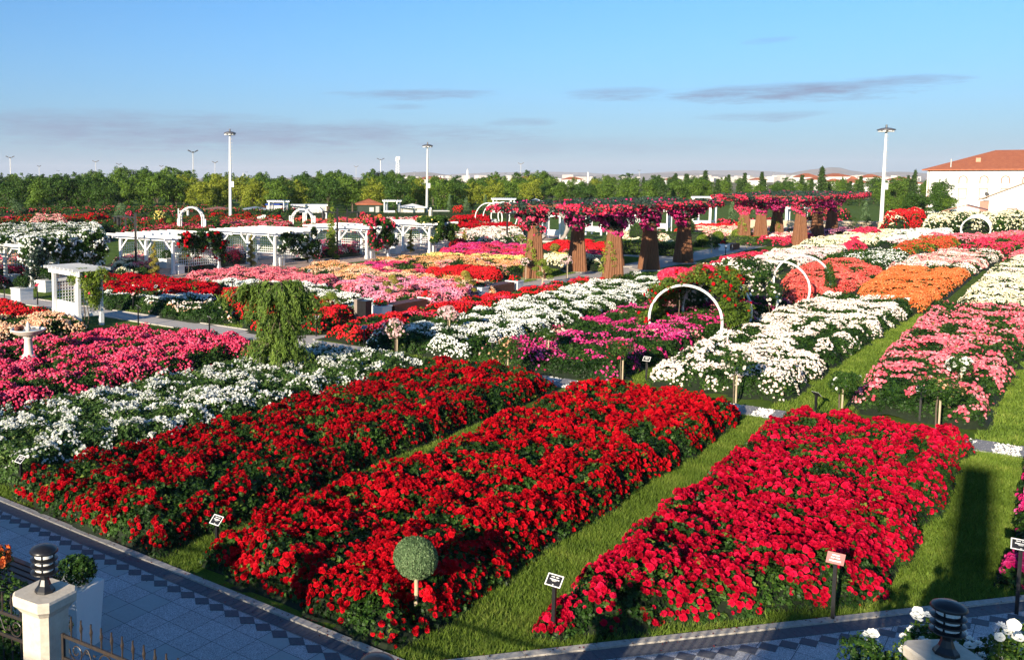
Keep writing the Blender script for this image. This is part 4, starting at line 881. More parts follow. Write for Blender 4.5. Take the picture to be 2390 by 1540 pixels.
for px, py, tp, lm, nb, r, l in ((772, 742, 690, LEAF_LIME, 6, .24, 'lime green pompom topiary by the dark bench on the walk'), (916, 716, 650, LEAF_GOLD, 6, .2, 'golden pompom topiary in front of the lilac pink bed'), (1085, 700, 640, LEAF_GOLD, 7, .22, 'golden pompom topiary beside the second planter bench'),
                                 (1265, 668, 612, LEAF_LIME, 8, .24, 'yellow green pompom topiary in front of the first rusty column'), (1215, 575, 552, LEAF_LIME, 5, .25, 'small yellow green pompom topiary left of the first rusty column'),
                                 (1660, 590, 552, LEAF, 5, .28, 'dark green pompom pine by the white planter'), (1742, 582, 558, LEAF, 4, .3, 'dark pompom pine below the far columns'), (1990, 552, 515, LEAF, 4, .4, 'dark cloud pruned pine left of the right lamp mast'), (1905, 552, 520, LEAF, 4, .4, 'dark cloud pruned pine right of the far columns'),
                                 (2022, 540, 512, LEAF, 4, .4, 'dark cloud pruned pine behind the cherry red clump')):
    x, y = W(px, py); pompom(l, x, y, top_z(px, py, tp), lm, nb, r)
for px, py, r, lm, l in ((1640, 578, .5, LEAF_LIME, 'yellow green ball shrub in a brown tub right of the fifth rusty column'), (1675, 568, .5, LEAF_LIME, 'bright yellow green ball shrub behind the white planter'), (1668, 582, .5, LEAF, 'dark green ball shrub behind the white planter'), (1519, 588, .6, LEAF_LIME, 'lime ball topping the boxwood hedge'),
                         (432, 628, .45, LEAF_GOLD, 'golden ball tree with orange leaves by the second pergola'), (718, 612, .5, LEAF_LIME, 'yellow ball shrub at the end of the peach bed'), (1295, 592, .35, LEAF_GOLD, 'small golden ball tree by the second rusty column'), (1168, 560, .35, LEAF_LIME, 'yellow ball tree by the far lantern'), (878, 598, .5, LEAF_LIME, 'lime square shrub below the fourth pergola'), (1720, 562, .5, LEAF_LIME, 'lime ball shrub below the far columns'),
                         (1600, 560, .9, LEAF, 'large dark ball shrub behind the fifth rusty column'), (1490, 575, .9, LEAF, 'large dark ball shrub behind the fourth rusty column'), (1150, 502, .5, LEAF_LIME, 'small yellow ball shrub by the far red border')):
    x, y = W(px, py); ball_tree(l, x, y, r * 1.35, r, lm, .05, BARK, 1500, .1, group='ball shrubs')
def hedge(label, px, sx, sy, h, leafm=LEAF_LIME, rz=0., base=.25, cat='hedge', name='box_hedge'):
    x, y = W(*px); t = thing(name, label, cat, (x, y, 0), rz); b = MB(); b.box((0, 0, h * .47), (sx * .94, sy * .94, h * .94)); b.build('inner_mass', SHADELEAF, t)
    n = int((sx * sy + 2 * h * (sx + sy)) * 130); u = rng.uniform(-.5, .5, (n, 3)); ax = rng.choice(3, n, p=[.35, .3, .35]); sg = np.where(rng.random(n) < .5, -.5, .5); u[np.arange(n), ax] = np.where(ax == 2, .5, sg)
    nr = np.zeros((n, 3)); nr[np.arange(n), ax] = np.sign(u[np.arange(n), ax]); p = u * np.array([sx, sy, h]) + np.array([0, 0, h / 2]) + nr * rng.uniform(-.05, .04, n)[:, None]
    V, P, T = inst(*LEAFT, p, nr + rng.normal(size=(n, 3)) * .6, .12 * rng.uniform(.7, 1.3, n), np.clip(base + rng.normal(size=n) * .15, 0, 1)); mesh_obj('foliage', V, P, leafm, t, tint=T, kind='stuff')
hedge('clipped boxwood hedge between the third and fourth rusty columns', (1475, 592), 3.6, 2.6, 1.05); hedge('clipped boxwood hedge between the fourth and fifth rusty columns', (1560, 596), 3.2, 2.0, 1.0)
hedge('long clipped hedge behind the boxwood blocks', (1560, 572), 6., 1.5, 1.2, LEAF, base=.45); hedge('lime clipped hedge beside the white planter', (1735, 572), 2.5, 1.5, .8)
hedge('long dark hedge in front of the tree line on the left', (300, 508), 46, 1.8, 1.1, LEAF, R(38), .2); hedge('long dark hedge in front of the tree line behind the kiosks', (860, 508), 48, 1.8, .75, LEAF, R(38), .2)

def std_rose(label, px, zc, r, petal, nf, thr=.45, leafm=None, fs=.07):
    x, y = W(*px); t = thing('standard_rose', label, 'standard rose', (x, y, 0), group='standard roses on stakes')
    b = MB(); b.tube([(.05, .02, 0), (.05, .02, zc - r * .4)], .022, 6); b.build('stake', PALEBARK, t)
    b = MB(); b.tube([(0, 0, 0), (-.02, .02, zc * .6), (0, 0, zc)], .02, 6); b.build('trunk', BARK, t)
    el = [(random.uniform(-.5, .5) * r, random.uniform(-.5, .5) * r, zc + random.uniform(-.3, .35) * r, r * .62, r * .62, r * .5) for _ in range(7)]
    leafy('foliage', t, el, 1500, .06, leafm or LEAF, .42); flowery('blossom', t, el, nf, fs, petal, 0 if px[1] > 800 else 1, cluster=.16, thr=thr)
std_rose('standard rose with pale pink clusters right of the weeping cedar', (923, 842), 1.05, .42, PALEPINK, 420, .42)
std_rose('taller standard rose with pink clusters in the wide white bed', (1045, 806), 1.15, .32, PALEPINK, 520, .3)
std_rose('green standard rose at the front corner of the wide white bed', (1275, 850), .95, .3, WHITEP, 40, .6)
std_rose('bushy standard rose with peach and pink flowers in the magenta bed', (1180, 893), .95, .48, PEACH, 110, .58)
std_rose('leafy standard rose with pink flowers at the end of the magenta bed', (1448, 893), .95, .42, HOTPINK, 120, .56)
std_rose('large green standard rose with few blush flowers in front of the blush bed', (1712, 940), .95, .48, BLUSH, 130, .6)
std_rose('round green standard rose with three white flowers by the stepping path', (1958, 978), .95, .38, WHITEP, 26, .62)
std_rose('broad green standard rose on a pale stake before the pink bed', (2183, 1022), 1.1, .5, PEACH, 60, .66)
std_rose('standard rose with large cream flowers inside the pink bed', (2235, 935), 1.0, .33, WHITEP, 60, .55, fs=.12)
std_rose('small standard rose with pale pink top near the cream bed', (1225, 655), 1.1, .3, PALEPINK, 200, .4); std_rose('standard rose with lilac pink clusters by the columns', (1322, 650), 1.1, .35, PALEPINK, 320, .35)

# ------------------------------------------------------------------ weeping cedar
def weeping_cedar():
    x0, y0 = W(652, 884); t = thing('weeping_cedar', 'weeping cedar with drooping green curtains and a white prop pole', 'tree', (x0, y0, 0))
    b = MB(); tr = [(0, 0, 0), (.05, -.05, .9), (-.05, .05, 1.8), (0, .15, 2.5), (-.1, .5, 2.9)]; b.tube(tr, .11, 8, .05); b.build('trunk', BARK, t, smooth=True)
    pos, nr, tg = [], [], []; b = MB(); rx = np.array([math.cos(AZ), math.sin(AZ), 0]); ry = np.array([-math.sin(AZ), math.cos(AZ), 0])
    def limb(z, a, reach, lo, hi, ns, rise=.25):
        d = rx * math.cos(a) + ry * math.sin(a); c = [d * reach * f + np.array([0, 0, z + rise * math.sin(f * 2.6) - .3 * f * f]) for f in np.linspace(0, 1, 9)]
        b.tube(c, .035, 5, .012)
        for k in range(ns):
            f = random.random() ** .75; o = d * reach * f + np.array([0, 0, z + rise * math.sin(f * 2.6) - .3 * f * f]) + rng.normal(size=3) * np.array([.1, .1, .02])
            ln = random.uniform(lo, hi) * (.55 + .45 * f); sw = d * random.uniform(.05, .3) + rng.normal(size=3) * np.array([.1, .1, 0]); m = int(95 * ln + 30)
            tt = rng.random(m); w_ = .018 + .05 * np.sin(np.pi * np.clip(tt + .12, 0, 1))
            q = o[None] + sw[None] * (tt ** .6)[:, None] + np.stack([np.zeros(m), np.zeros(m), -ln * tt ** 1.15], 1) + rng.normal(size=(m, 3)) * w_[:, None] * np.array([1, 1, .6]); q[:, 2] = np.maximum(q[:, 2], .06)
            pos.append(q); nr.append(rng.normal(size=(m, 3)) * .6 + d * .5 + np.array([0, -.5, .5])); tg.append(rng.normal(size=(m, 3)) * .38 + sw[None] * .8 + np.array([0, 0, -.75]))
            if k % 4 == 0: b.tube([o, o + sw * .7 + np.array([0, 0, -ln * .5]), o + sw + np.array([0, 0, -ln * .95])], .012, 4, .005)
    for k in range(12): limb(random.uniform(2.6, 2.9), k * .52 + random.uniform(-.2, .2), random.uniform(.6, 1.08), .5, 1.25, 11)
    for k in range(3): limb(random.uniform(2.6, 2.85), math.pi + random.uniform(-.3, .3), random.uniform(1.2, 1.55), .2, .6, 13, .18)
    for k in range(2): limb(2.6, random.uniform(-.3, .3), 1.1, .3, .9, 9, .2)
    for k in range(9): limb(random.uniform(1.6, 2.1), k * .75 + .3, random.uniform(.35, .65), .5, 1.1, 6, .15)
    for k in range(10): limb(random.uniform(.85, 1.35), k * .66, random.uniform(.5, .95), .4, 1.0, 9, .1)
    b.build('branches', BARK, t); pos = np.concatenate(pos); nr = np.concatenate(nr); tg = np.concatenate(tg)
    c = vnoise(pos[:, 0] * 5 + pos[:, 2], pos[:, 1] * 5 + pos[:, 2] * 2, 4)
    V, P, T = inst(np.array([(-.5, 0, 0), (-.1, -.13, .05), (.5, 0, -.05), (-.1, .13, .05)]), [np.array([(0, 1, 2), (0, 2, 3)])], pos, nr, .12 * rng.uniform(.6, 1.4, len(pos)), np.clip(.42 + .6 * (c - .45) + rng.normal(size=len(pos)) * .13, 0, 1), tg)
    mesh_obj('foliage', V, P, tinted('cedar_needles', [(.03, .065, .012), (.085, .15, .024), (.16, .25, .04), (.27, .36, .08)], .55, .3), t, tint=T, kind='stuff')
    b = MB(); q = W(717, 862); b.tube([(q[0] - x0, q[1] - y0, 0), tuple(rx * .35 + np.array([0, 0, 1.75]))], .025, 6); b.build('prop_pole', WHITE, t)
weeping_cedar()

# ------------------------------------------------------------------ name plates, bird bath, benches
INK = mat('sign_black', (.02, .02, .022), .4, .1, 5.); SIGNW = mat('sign_white', (.82, .82, .8), .5, .03, 5.); SIGNP = mat('sign_pink', (.5, .22, .2), .6, .08, 6., (.42, .17, .16), spec=.1); SIGNR = mat('sign_red', (.6, .03, .06), .45, .08, 6.)
def plate(label, px, py_base, py_mid, kind='black', tilt=48, rz=0., wd=.215, ht=.17, pos=None):
    x, y = pos or W(px, py_base); z = top_z(px, py_base, py_mid) if pos is None else py_mid
    t = thing('name_plate', label, 'sign', (x, y, 0), rz, 'rose name plates on black posts')
    b = MB(); b.box((0, 0, z / 2), (.045, .045, z)); b.build('post', BLACK, t)
    ca, sa = math.cos(R(tilt)), math.sin(R(tilt)); up = (0, ca * -0 + sa, ca)
    def pt(u, v, o): return (u, v * sa - o * ca, z + v * ca + o * sa)
    def slab(mb, u0, u1, v0, v1, o0, o1):
        V = [pt(u, v, o) for o in (o0, o1) for u, v in ((u0, v0), (u1, v0), (u1, v1), (u0, v1))]
        mb.add(V, [[[3, 2, 1, 0], [4, 5, 6, 7], [0, 1, 5, 4], [1, 2, 6, 5], [2, 3, 7, 6], [3, 0, 4, 7]]])
    a, c = wd / 2, ht / 2; b = MB(); slab(b, -a, a, -c, c, 0, .012); b.build('panel', {'black': INK, 'pink': SIGNP, 'red': SIGNR}[kind], t)
    if kind == 'black':
        b = MB(); k = .013
        for q in ((-a, a, c - k, c), (-a, a, -c, -c + k), (-a, -a + k, -c + k, c - k), (a - k, a, -c + k, c - k)): slab(b, *q, .012, .016)
        b.build('frame', SIGNW, t)
    if camdist(x, y) < 45:
        b = MB(); g0 = slab; S = wd / .3
        slab = lambda mb, u0, u1, v0, v1, o0, o1: g0(mb, u0 * S, u1 * S, v0 * S, v1 * S, o0, o1)
        rows = ((.065, .02, (-.075, -.005), (.012, .075)), (.018, .022, (-.09, .09)), (-.004, .01, (-.055, .05)), (-.02, .01, (-.035, .03)), (-.08, .014, (-.014, .016))) if kind == 'black' else ((.06, .028, (-.07, .06)), (.005, .028, (-.08, -.02), (.0, .07)), (-.06, .032, (-.1, .1)))
        for v, hh, *sp in rows:
            for u0, u1 in sp:
                u = u0
                while u < u1 - .004:
                    w_ = random.uniform(.006, .014); slab(b, u, min(u + w_, u1), v - hh / 2 * random.uniform(.7, 1), v + hh / 2 * random.uniform(.7, 1.), .012, .0145); u += w_ + .002
        b.build('lettering', SIGNW, t)
plate('black name plate in a white frame between the sparse dark red and scarlet beds', 507, 1292, 1214)
plate('black name plate in a white frame in the sunny grass by the crimson bed', 1291, 1492, 1355)
plate('pink name plate with white writing in front of the crimson bed', 1943, 1447, 1303, 'pink')
plate('black name plate in a white frame at the left end of the long white bed', 50, 1140, 1072)
plate('black name plate at the right photo edge before the magenta bed', 2372, 1432, 1272, wd=.23, rz=.05)
plate('black name plate seen in front of the blush bed and first ring arch', 1508, 890, 838)
plate('black name plate between the wide white bed and the magenta bed', 1148, 852, 794)
plate('black name plate at the front of the red border by the cedar', 738, 785, 741); plate('black name plate at the corner of the wide white bed', 850, 812, 764)
plate('black name plate seen from its dark back on the stepping path', 1903, 966, 920, rz=2.6)
plate('white framed black name plate half hidden in the pink bed', 2146, 985, 908)
plate('red plate by the white planter left of the bench arbor', 88, 712, 665, 'red'); plate('pink plate at the left end of the white bed by the kerb', 311, 725, 686, 'pink')
plate('black plate on the kerb nearest the bench arbor', 323, 762, 716, rz=2.8); plate('black plate on the kerb nearest the cedar', 489, 790, 742, rz=2.8); plate('black plate leaning by the red bed at the left photo edge', 11, 718, 668, rz=2.4)
plate('black plate in front of the dark red bed behind the arbor', 364, 700, 669); plate('black plate between dark red and white beds, left of the cedar', 484, 692, 652); plate('black plate beside the weeping cedar top', 543, 690, 653); plate('black plate at the edge of the peach bed', 722, 660, 632)
plate('black plate by the walk before the lilac pink bed', 1124, 712, 690, rz=2.7); plate('black plate at the far plaza edge', 1243, 568, 558, rz=2.6); plate('black plate by the white planter of the walk', 1693, 600, 578, rz=2.6)

bx, by = W(68, 862); t = thing('bird_bath', 'pale stone bird bath with a round bowl and finial standing in the hot pink roses', 'bird bath', (bx, by, 0), R(20))
b = MB(); b.box((0, 0, .06), (.72, .72, .12)); b.box((0, 0, .17), (.56, .56, .1)); b.build('plinth', MARBLE, t)
b = MB(); b.lathe([(.2, .22), (.24, .27), (.2, .33), (.26, .4), (.2, .46), (.14, .52), (.13, .75), (.115, .98), (.16, 1.02), (.13, 1.06)], 24, flute=.05); b.build('pedestal', MARBLE, t, smooth=True)
b = MB(); b.lathe([(.12, 1.05), (.3, 1.1), (.46, 1.18), (.5, 1.25), (.55, 1.27), (.55, 1.3), (.48, 1.3), (.44, 1.24), (.2, 1.2)], 36); b.build('bowl', MARBLE, t, smooth=True)
b = MB(); b.lathe([(.09, 1.2), (.07, 1.27), (.1, 1.32), (.05, 1.38), (.07, 1.44), (.03, 1.5), (.005, 1.54)], 16); b.build('finial', MARBLE, t, smooth=True)
b = MB(); b.lathe([(.43, 1.2), (.43, 1.245)], 30); b.build('water', mat('bath_water', (.1, .11, .1), .08, .2, 3., spec=.6), t)
for i, (u, v) in enumerate(((-.2, -.12), (-.14, -.3))):
    b = MB(); b.lathe([(.01, 1.24), (.07, 1.26), (.1, 1.32), (.07, 1.38), (.01, 1.41)], 10, (u, v)); o = b.build('dry_bloom', mat('dried_rose', (.25, .08, .05), .8, .3, 30.), None, smooth=True); o.location = (bx, by, 0); setp(o, 'brown dried flower ball lying in the bird bath bowl, ' + ('beside the finial' if i == 0 else 'at the front rim'), 'flower', 'dried flowers in the bird bath')

def walk_planter(label, x, y, rz=0.):
    t = thing('planter_box', label, 'planter', (x, y, 0), rz, 'white planters on the walk'); b = MB(); planter(b, 0, 0, .7, .7, .55); b.build('box', WHITE, t)
    leafy('foliage', t, [(0, 0, .62, .3, .3, .16)], 260, .09, LEAF, .45); flowery('blossom', t, [(0, 0, .64, .3, .3, .18)], 90, .09, BRIGHTRED, 1, cluster=.2, thr=.5)
def box_bench(label, x, y, ln):
    t = thing('slatted_bench', label, 'bench', (x, y, 0), group='brown slatted benches between the planters')
    b = MB(); n = int(ln / .1)
    for s in (-.31, .31):
        b = MB()
        for i in range(n): b.box((s, -ln / 2 + .05 + i * .1, .26), (.03, .075, .46))
        b.build('side_slats', WOOD, t)
    b = MB()
    for i in range(6): b.box((-.27 + i * .108, 0, .515), (.09, ln, .035))
    b.build('seat', WOOD, t)
for i, (px, py) in enumerate(((888, 742), (1118, 694))):
    x, y = W(px, py); n = ('nearest', 'second')[i]
    walk_planter('%s pair of white planter on the walk, front box with red flowers' % n, x, y); box_bench('%s brown slatted box bench between white planters on the walk' % n, x, y + 1.9, 2.6); walk_planter('%s pair of white planter on the walk, rear box' % n, x, y + 3.8)
x, y = W(1690, 585); walk_planter('white planter by the lime shrubs near the far columns', x, y); box_bench('brown box bench by the lime shrubs near the far columns', x + .2, y + 1.6, 2.)
x, y = W(838, 752); t = thing('litter_bin', 'grey and dark litter bin post behind the lime pompom topiary', 'bin', (x, y, 0)); b = MB(); b.box((0, 0, .5), (.16, .5, 1.0)); b.build('panel', mat('taupe_metal', (.25, .2, .17), .5, .1, 5.), t); b = MB(); b.box((.3, 0, .93), (.45, .5, .06)); b.build('lid', BLACK, t); b = MB(); b.box((.3, 0, .5), (.4, .42, .8)); b.build('container', BLACK, t)
for (px, py, l) in ((52, 700, 'white wooden planter with a climber at the far left pergola post'), (110, 680, 'white box planter behind the arbor, under the rose covered pergola'), (390, 625, 'white planter with dark red plants between second and third pergolas'), (920, 592, 'round white planter with a golden shrub inside the last pergola')):
    x, y = W(px, py); t = thing('planter_box', l, 'planter', (x, y, 0), group='white planters by the pergolas'); b = MB(); planter(b, 0, 0, .8, .75, .62); b.build('box', WHITE, t); leafy('foliage', t, [(0, 0, .9, .4, .4, .3)], 400, .12, LEAF, .35)

# sculpture
x, y = W(1290, 566); t = thing('ring_sculpture', 'weathered stone crescent sculpture behind the second rusty column', 'sculpture', (x, y, 0))
b = MB(); pts = [(1.5 * math.cos(a), .2 * math.sin(2 * a), 1.5 + 1.5 * math.sin(a)) for a in np.linspace(-1.2, 4.0, 26)]
b.tube(pts[:14], .12, 10, .38); b.tube(pts[13:], .38, 10, .3); b.build('crescent', mat('weathered_stone', (.34, .3, .27), .8, .15, 6.), t, smooth=True); b = MB(); b.box((0, 0, .08), (2.4, 1.2, .16)); b.build('base', KERB, t)

# ------------------------------------------------------------------ lamps and masts
def garden_lamp(label, px, py, tp, side, m=BLACK):
    x, y = W(px, py); h = top_z(px, py, tp); t = thing('garden_lamp', label, 'lamp', (x, y, 0), AZ, 'square post garden lamps')
    b = MB(); b.box((0, 0, h / 2), (.14, .14, h)); b.box((0, 0, .05), (.34, .34, .1)); b.build('post', m, t)
    b = MB(); b.bar((0, 0, h - .3), (side * 1.15, 0, h - .22), .1, .1); b.bar((0, 0, h - .75), (side * .4, 0, h - .3), .05, .05); b.build('arm', m, t)
    b = MB(); b.lathe([(.05, h - .28), (.16, h - .36), (.14, h - .75), (.06, h - .8)], 8, (side * 1.05, 0)); b.build('lantern', m, t)
garden_lamp('black square post lamp in front of the second pergola', 318, 640, 497, -1); garden_lamp('black square post lamp beside the green spiral topiary', 787, 605, 487, -1)
garden_lamp('grey square post lamp beside the white arch gate', 417, 545, 487, 1, GREYM); garden_lamp('dark square post lamp behind the spiral conifer, arm to the right', 810, 560, 489, 1); garden_lamp('thin black lamp post in front of the hoop arches', 1183, 566, 492, 1)
garden_lamp('dark lamp post behind the far left pergola, arm to the left', 294, 560, 500, -1)
def disc_mast(label, px, py, tp, rad):
    x, y = W(px, py); h = top_z(px, py, tp); t = thing('light_mast', label, 'light mast', (x, y, 0), AZ, 'tall white disc light masts')
    b = MB(); b.lathe([(.23, 0), (.2, h * .4), (.12, h)], 12); b.build('pole', GREYM if px == 996 else WHITE, t, smooth=True)
    b = MB(); b.lathe([(.15, h - .05), (rad, h + .02), (rad, h + .14), (.5, h + .3), (.12, h + .36), (.1, h + .7)], 24); b.build('disc_head', mat('mast_head', (.1, .1, .11), .4, .1, 4.), t, smooth=False)
    b = MB()
    for k in range(8): a = k * math.pi / 4; b.box((rad * .7 * math.cos(a), rad * .7 * math.sin(a), h - .1), (.35, .35, .16), a)
    b.build('floodlights', mat('lamp_glass', (.6, .62, .65), .2, .05, 5.), t)
    b = MB(); b.box((.3, 0, h * .43), (.4, .35, .8)); b.build('control_box', WHITE, t)
    b = MB()
    for k in range(12): b.bar((0, 0, h * (.5 + .04 * k)), (.35, 0, h * (.5 + .04 * k)), .05, .05)
    b.each('rung', GREYM, t)
disc_mast('tall white disc light mast on the left, in front of the yellow green trees', 538, 518, 313, .85); disc_mast('grey disc light mast right of the red roofed hut', 996, 502, 342, .9); disc_mast('white disc light mast by the tan wall on the right', 2056, 532, 305, 1.0)
k = 0
for px, tp, l in ((25, 367, 'at the left edge'), (92, 388, 'second from the left edge'), (136, 399, 'small and far, third from the left'), (224, 377, 'fourth from the left'), (278, 383, 'fifth from the left'), (377, 388, 'left of the taller floodlight mast'), (451, 354, 'the tallest, left of the white disc mast'), (502, 379, 'just left of the white disc mast'),
                  (576, 402, 'tiny, right of the white disc mast'), (831, 389, 'left of the taller middle one'), (888, 372, 'just left of the lattice tower'), (967, 402, 'tiny, beside the grey disc mast'), (1215, 382, 'above the trees in the middle'), (1232, 399, 'tiny, right of the middle one'), (1472, 405, 'above the near columns'), (1492, 398, 'right of the one above the near columns'), (1805, 403, 'above the conifers'), (1180, 405, 'tiny, left of the middle one')):
    hh = 15.; D = (hh - 6) * F / (HOR - tp); D = min(D, 1200); hh = 6 + (HOR - tp) / F * D; x, y = far(px, D)
    t = thing('floodlight_mast', 'slim floodlight mast beyond the trees, ' + l, 'light mast', (x, y, 0), AZ + random.uniform(-.5, .5), 'slim floodlight masts on the horizon')
    b = MB(); b.lathe([(.2, 0), (.12, hh - .4)], 8); b.build('pole', GREYM, t)
    b = MB(); hd = 1.5
    for s in (-1, 1):
        b.bar((0, 0, hh - .6), (s * hd, 0, hh + .1), .14, .14); b.bar((s * .7, 0, hh - .12), (s * 1.7, 0, hh + .32), .5, .3)
    b.box((0, 0, hh - .25), (.6, .8, .3)); b.build('floodlights', mat('mast_head', (.1, .1, .11)), t)
x, y = far(928, 420); t = thing('lattice_tower', 'grey lattice telecom tower behind the trees', 'tower', (x, y, 0), .3); b = MB(); hh = 6 + (418 - 366) / F * 420
for s in ((-1, -1), (1, -1), (1, 1), (-1, 1)): b.bar((s[0] * .9, s[1] * .9, 0), (s[0] * .45, s[1] * .45, hh), .12, .12)
for i in range(14):
    z = hh * i / 14; z2 = hh * (i + 1) / 14; w0 = .9 - .45 * i / 14; w1 = .9 - .45 * (i + 1) / 14
    for a, c in (((-1, -1), (1, -1)), ((1, -1), (1, 1)), ((1, 1), (-1, 1)), ((-1, 1), (-1, -1))): b.bar((a[0] * w0, a[1] * w0, z), (c[0] * w1, c[1] * w1, z2), .08, .08)
b.build('lattice', GREYM, t); b = MB()
for k in range(6): a = k * 1.05; b.box((.8 * math.cos(a), .8 * math.sin(a), hh - .8 - .6 * (k % 2)), (.3, .3, 1.4), a)
b.build('antennas', WHITE, t)
for px, tp, D, l in ((1091, 393, 900, 'white minaret left of the grey cypresses'), (1372, 400, 1300, 'thin far white chimney above the near columns'), (568, 403, 1300, 'tiny white minaret right of the left disc mast')):
    x, y = far(px, D); hh = 6 + (418 - tp) / F * D; t = thing('minaret', l, 'tower', (x, y, 0)); b = MB(); b.lathe([(1.1, 0), (1.0, hh * .75), (1.3, hh * .76), (.8, hh * .78), (.7, hh * .9)], 10); b.build('shaft', WHITE, t); b = MB(); b.lathe([(.75, hh * .9), (.01, hh)], 10); b.build('spire', GREYM, t)

# ------------------------------------------------------------------ foreground pillars, lamps, fence
LAMPG = mat('lamp_tube', (.8, .8, .76), .25, .03, 5.)
def pillar(label, lab2, x, y, rz, h=1.8):
    t = thing('stone_pillar', label, 'pillar', (x, y, 0), rz, 'cream stone fence pillars')
    def oct_(r, c): return [(r, -r + c), (r, r - c), (r - c, r), (-r + c, r), (-r, r - c), (-r, -r + c), (-r + c, -r), (r - c, -r)]
    def prism(mb, prof):
        V = []
        for r, c, z in prof: V += [(px_, py_, z) for px_, py_ in oct_(r, c)]
        k = len(prof); mb.add(V, [[(j * 8 + i, j * 8 + (i + 1) % 8, (j + 1) * 8 + (i + 1) % 8, (j + 1) * 8 + i) for j in range(k - 1) for i in range(8)]]); mb.add(V[:8], [[list(range(8))[::-1]]]); mb.add(V[-8:], [[list(range(8))]])
    b = MB(); prism(b, [(.19, .06, 0), (.19, .06, h - .18)]); b.build('shaft', STONE, t)
    b = MB(); prism(b, [(.2, .065, h - .18), (.225, .07, h - .14), (.26, .08, h - .1), (.265, .08, h - .02), (.25, .08, h)]); b.build('cap', STONE, t)
    l = thing('bollard_lamp', lab2, 'lamp', (x, y, h), rz, 'black louvred bollard lamps')
    b = MB(); b.lathe([(.105, 0), (.1, .025), (.065, .07), (.045, .13), (.042, .2)], 8); b.build('base', BLACK, l)
    b = MB(); b.lathe([(.095, .205), (.095, .44)], 16); b.build('light_tube', LAMPG, l, smooth=True)
    for k in range(3):
        z = .21 + k * .068; b = MB(); b.lathe([(.125, z - .016), (.14, z - .004), (.138, z + .004), (.1, z + .02), (.09, z + .02)], 24); b.build('louvre', BLACK, l, smooth=False)
    b = MB(); b.lathe([(.14, .415), (.145, .425), (.13, .45), (.08, .475), (.02, .485)], 24); b.build('dome', BLACK, l, smooth=True)
    b = MB()
    for a in range(4): b.bar((.1 * math.cos(a * 1.571 + .6), .1 * math.sin(a * 1.571 + .6), .2), (.1 * math.cos(a * 1.571 + .6), .1 * math.sin(a * 1.571 + .6), .445), .01, .01)
    b.build('rods', BLACK, l)
PL = W(105, 1378, 1.8); PM = W(882, 1548, 2.22); PR = W(2208, 1524, 1.8)
pillar('cream octagonal stone pillar at the lower left', 'black louvred lamp on the left stone pillar', *PL, R(8)); pillar('stone pillar below the photo, only its lamp top shows', 'black lamp of which only the dome shows at the bottom edge', *PM, R(20)); pillar('cream stone pillar at the lower right between white roses', 'black louvred lamp on the right stone pillar', *PR, R(44))
for px, py, tp, l in ((497, 506, 490, 'left of the white disc mast'), (560, 506, 489, 'right of the white disc mast'), (617, 510, 492, 'below the blue kiosk'), (1005, 512, 484, 'right of the grey disc mast'), (240, 510, 494, 'behind the dark hedge at the left')):
    x, y = W(px, py); h = top_z(px, py, tp); t = thing('stone_pillar', 'far cream stone pillar with a small lamp, ' + l, 'pillar', (x, y, 0), 0, 'far lamp pillars'); b = MB(); b.box((0, 0, h * .36), (.42, .42, h * .72)); b.box((0, 0, h * .74), (.6, .6, .12)); b.build('shaft', STONE, t); b = MB(); b.lathe([(.08, h * .76), (.16, h * .8), (.16, h * .95), (.03, h)], 8); b.build('lamp_head', WHITE, t)
def fence(label, p, q, inset=.24):
    d = Vector((q[0] - p[0], q[1] - p[1], 0)); ln = d.length; d.normalize(); ln -= 2 * inset; rz = math.atan2(d.y, d.x)
    t = thing('iron_fence', label, 'fence', (p[0] + d.x * inset, p[1] + d.y * inset, 0), rz, 'wrought iron fence panels')
    for z in (1.4, 1.16, .12): b = MB(); b.bar((0, 0, z), (ln, 0, z), .022, .035); b.build('rail', IRON, t)
    for x_ in (.02, ln - .02): b = MB(); b.bar((x_, 0, 0), (x_, 0, 1.42), .03, .03); b.build('end_post', IRON, t)
    b = MB(); n = int(ln / .14)
    for i in range(1, n):
        x_ = ln * i / n; b.bar((x_, 0, .12), (x_, 0, 1.16), .014, .014)
        z0 = 1.4; b.tube([(x_, 0, z0), (x_, 0, z0 + .06), (x_ + .006, 0, z0 + .12), (x_ - .004, 0, z0 + .17), (x_, 0, z0 + .23)], .009, 6, .009); b.lathe([(.008, z0 + .09), (.018, z0 + .14), (.008, z0 + .19)], 6, (x_, 0))
    b.build('bars', IRON, t); b = MB(); m = max(2, int(ln / .42))
    for i in range(m):
        x_ = ln * (i + .5) / m; s = 1 if i % 2 else -1
        b.tube([(x_ + (.02 + .085 * f) * math.cos(f * 9.5 * s), 0, 1.28 + (.02 + .085 * f) * math.sin(f * 9.5 * s)) for f in np.linspace(0, 1, 24)], .008, 5)
        b.tube([(x_ + .1 + .2 * f, .0, 1.28 + .07 * math.sin(f * 6.28)) for f in np.linspace(0, 1, 10)], .007, 5)
        for k in range(4): b.box((x_ + .15 + .05 * k, .006, 1.27 + .04 * (-1) ** k), (.035, .008, .02))
    b.build('scrollwork', IRON, t)
fence('black wrought iron fence panel left of the cream pillar', (PL[0] - 3.4, PL[1] - .5), PL); fence('black wrought iron fence panel right of the left pillar', PL, PM); fence('wrought iron fence panel toward the right pillar, below the photo', PM, PR)
x, y = W(24, 1352, .45); t = thing('wooden_bench', 'brown slatted wooden bench behind the left fence panel', 'bench', (x, y, 0), R(4))
b = MB()
for k in range(8): b.box((0, -.42 + k * .12, .47), (1.9, .085, .035))
b.build('seat', WOOD, t)
for s in (-.75, .75): b = MB(); b.box((s, 0, .22), (.3, .85, .44)); b.build('leg', STONE, t)
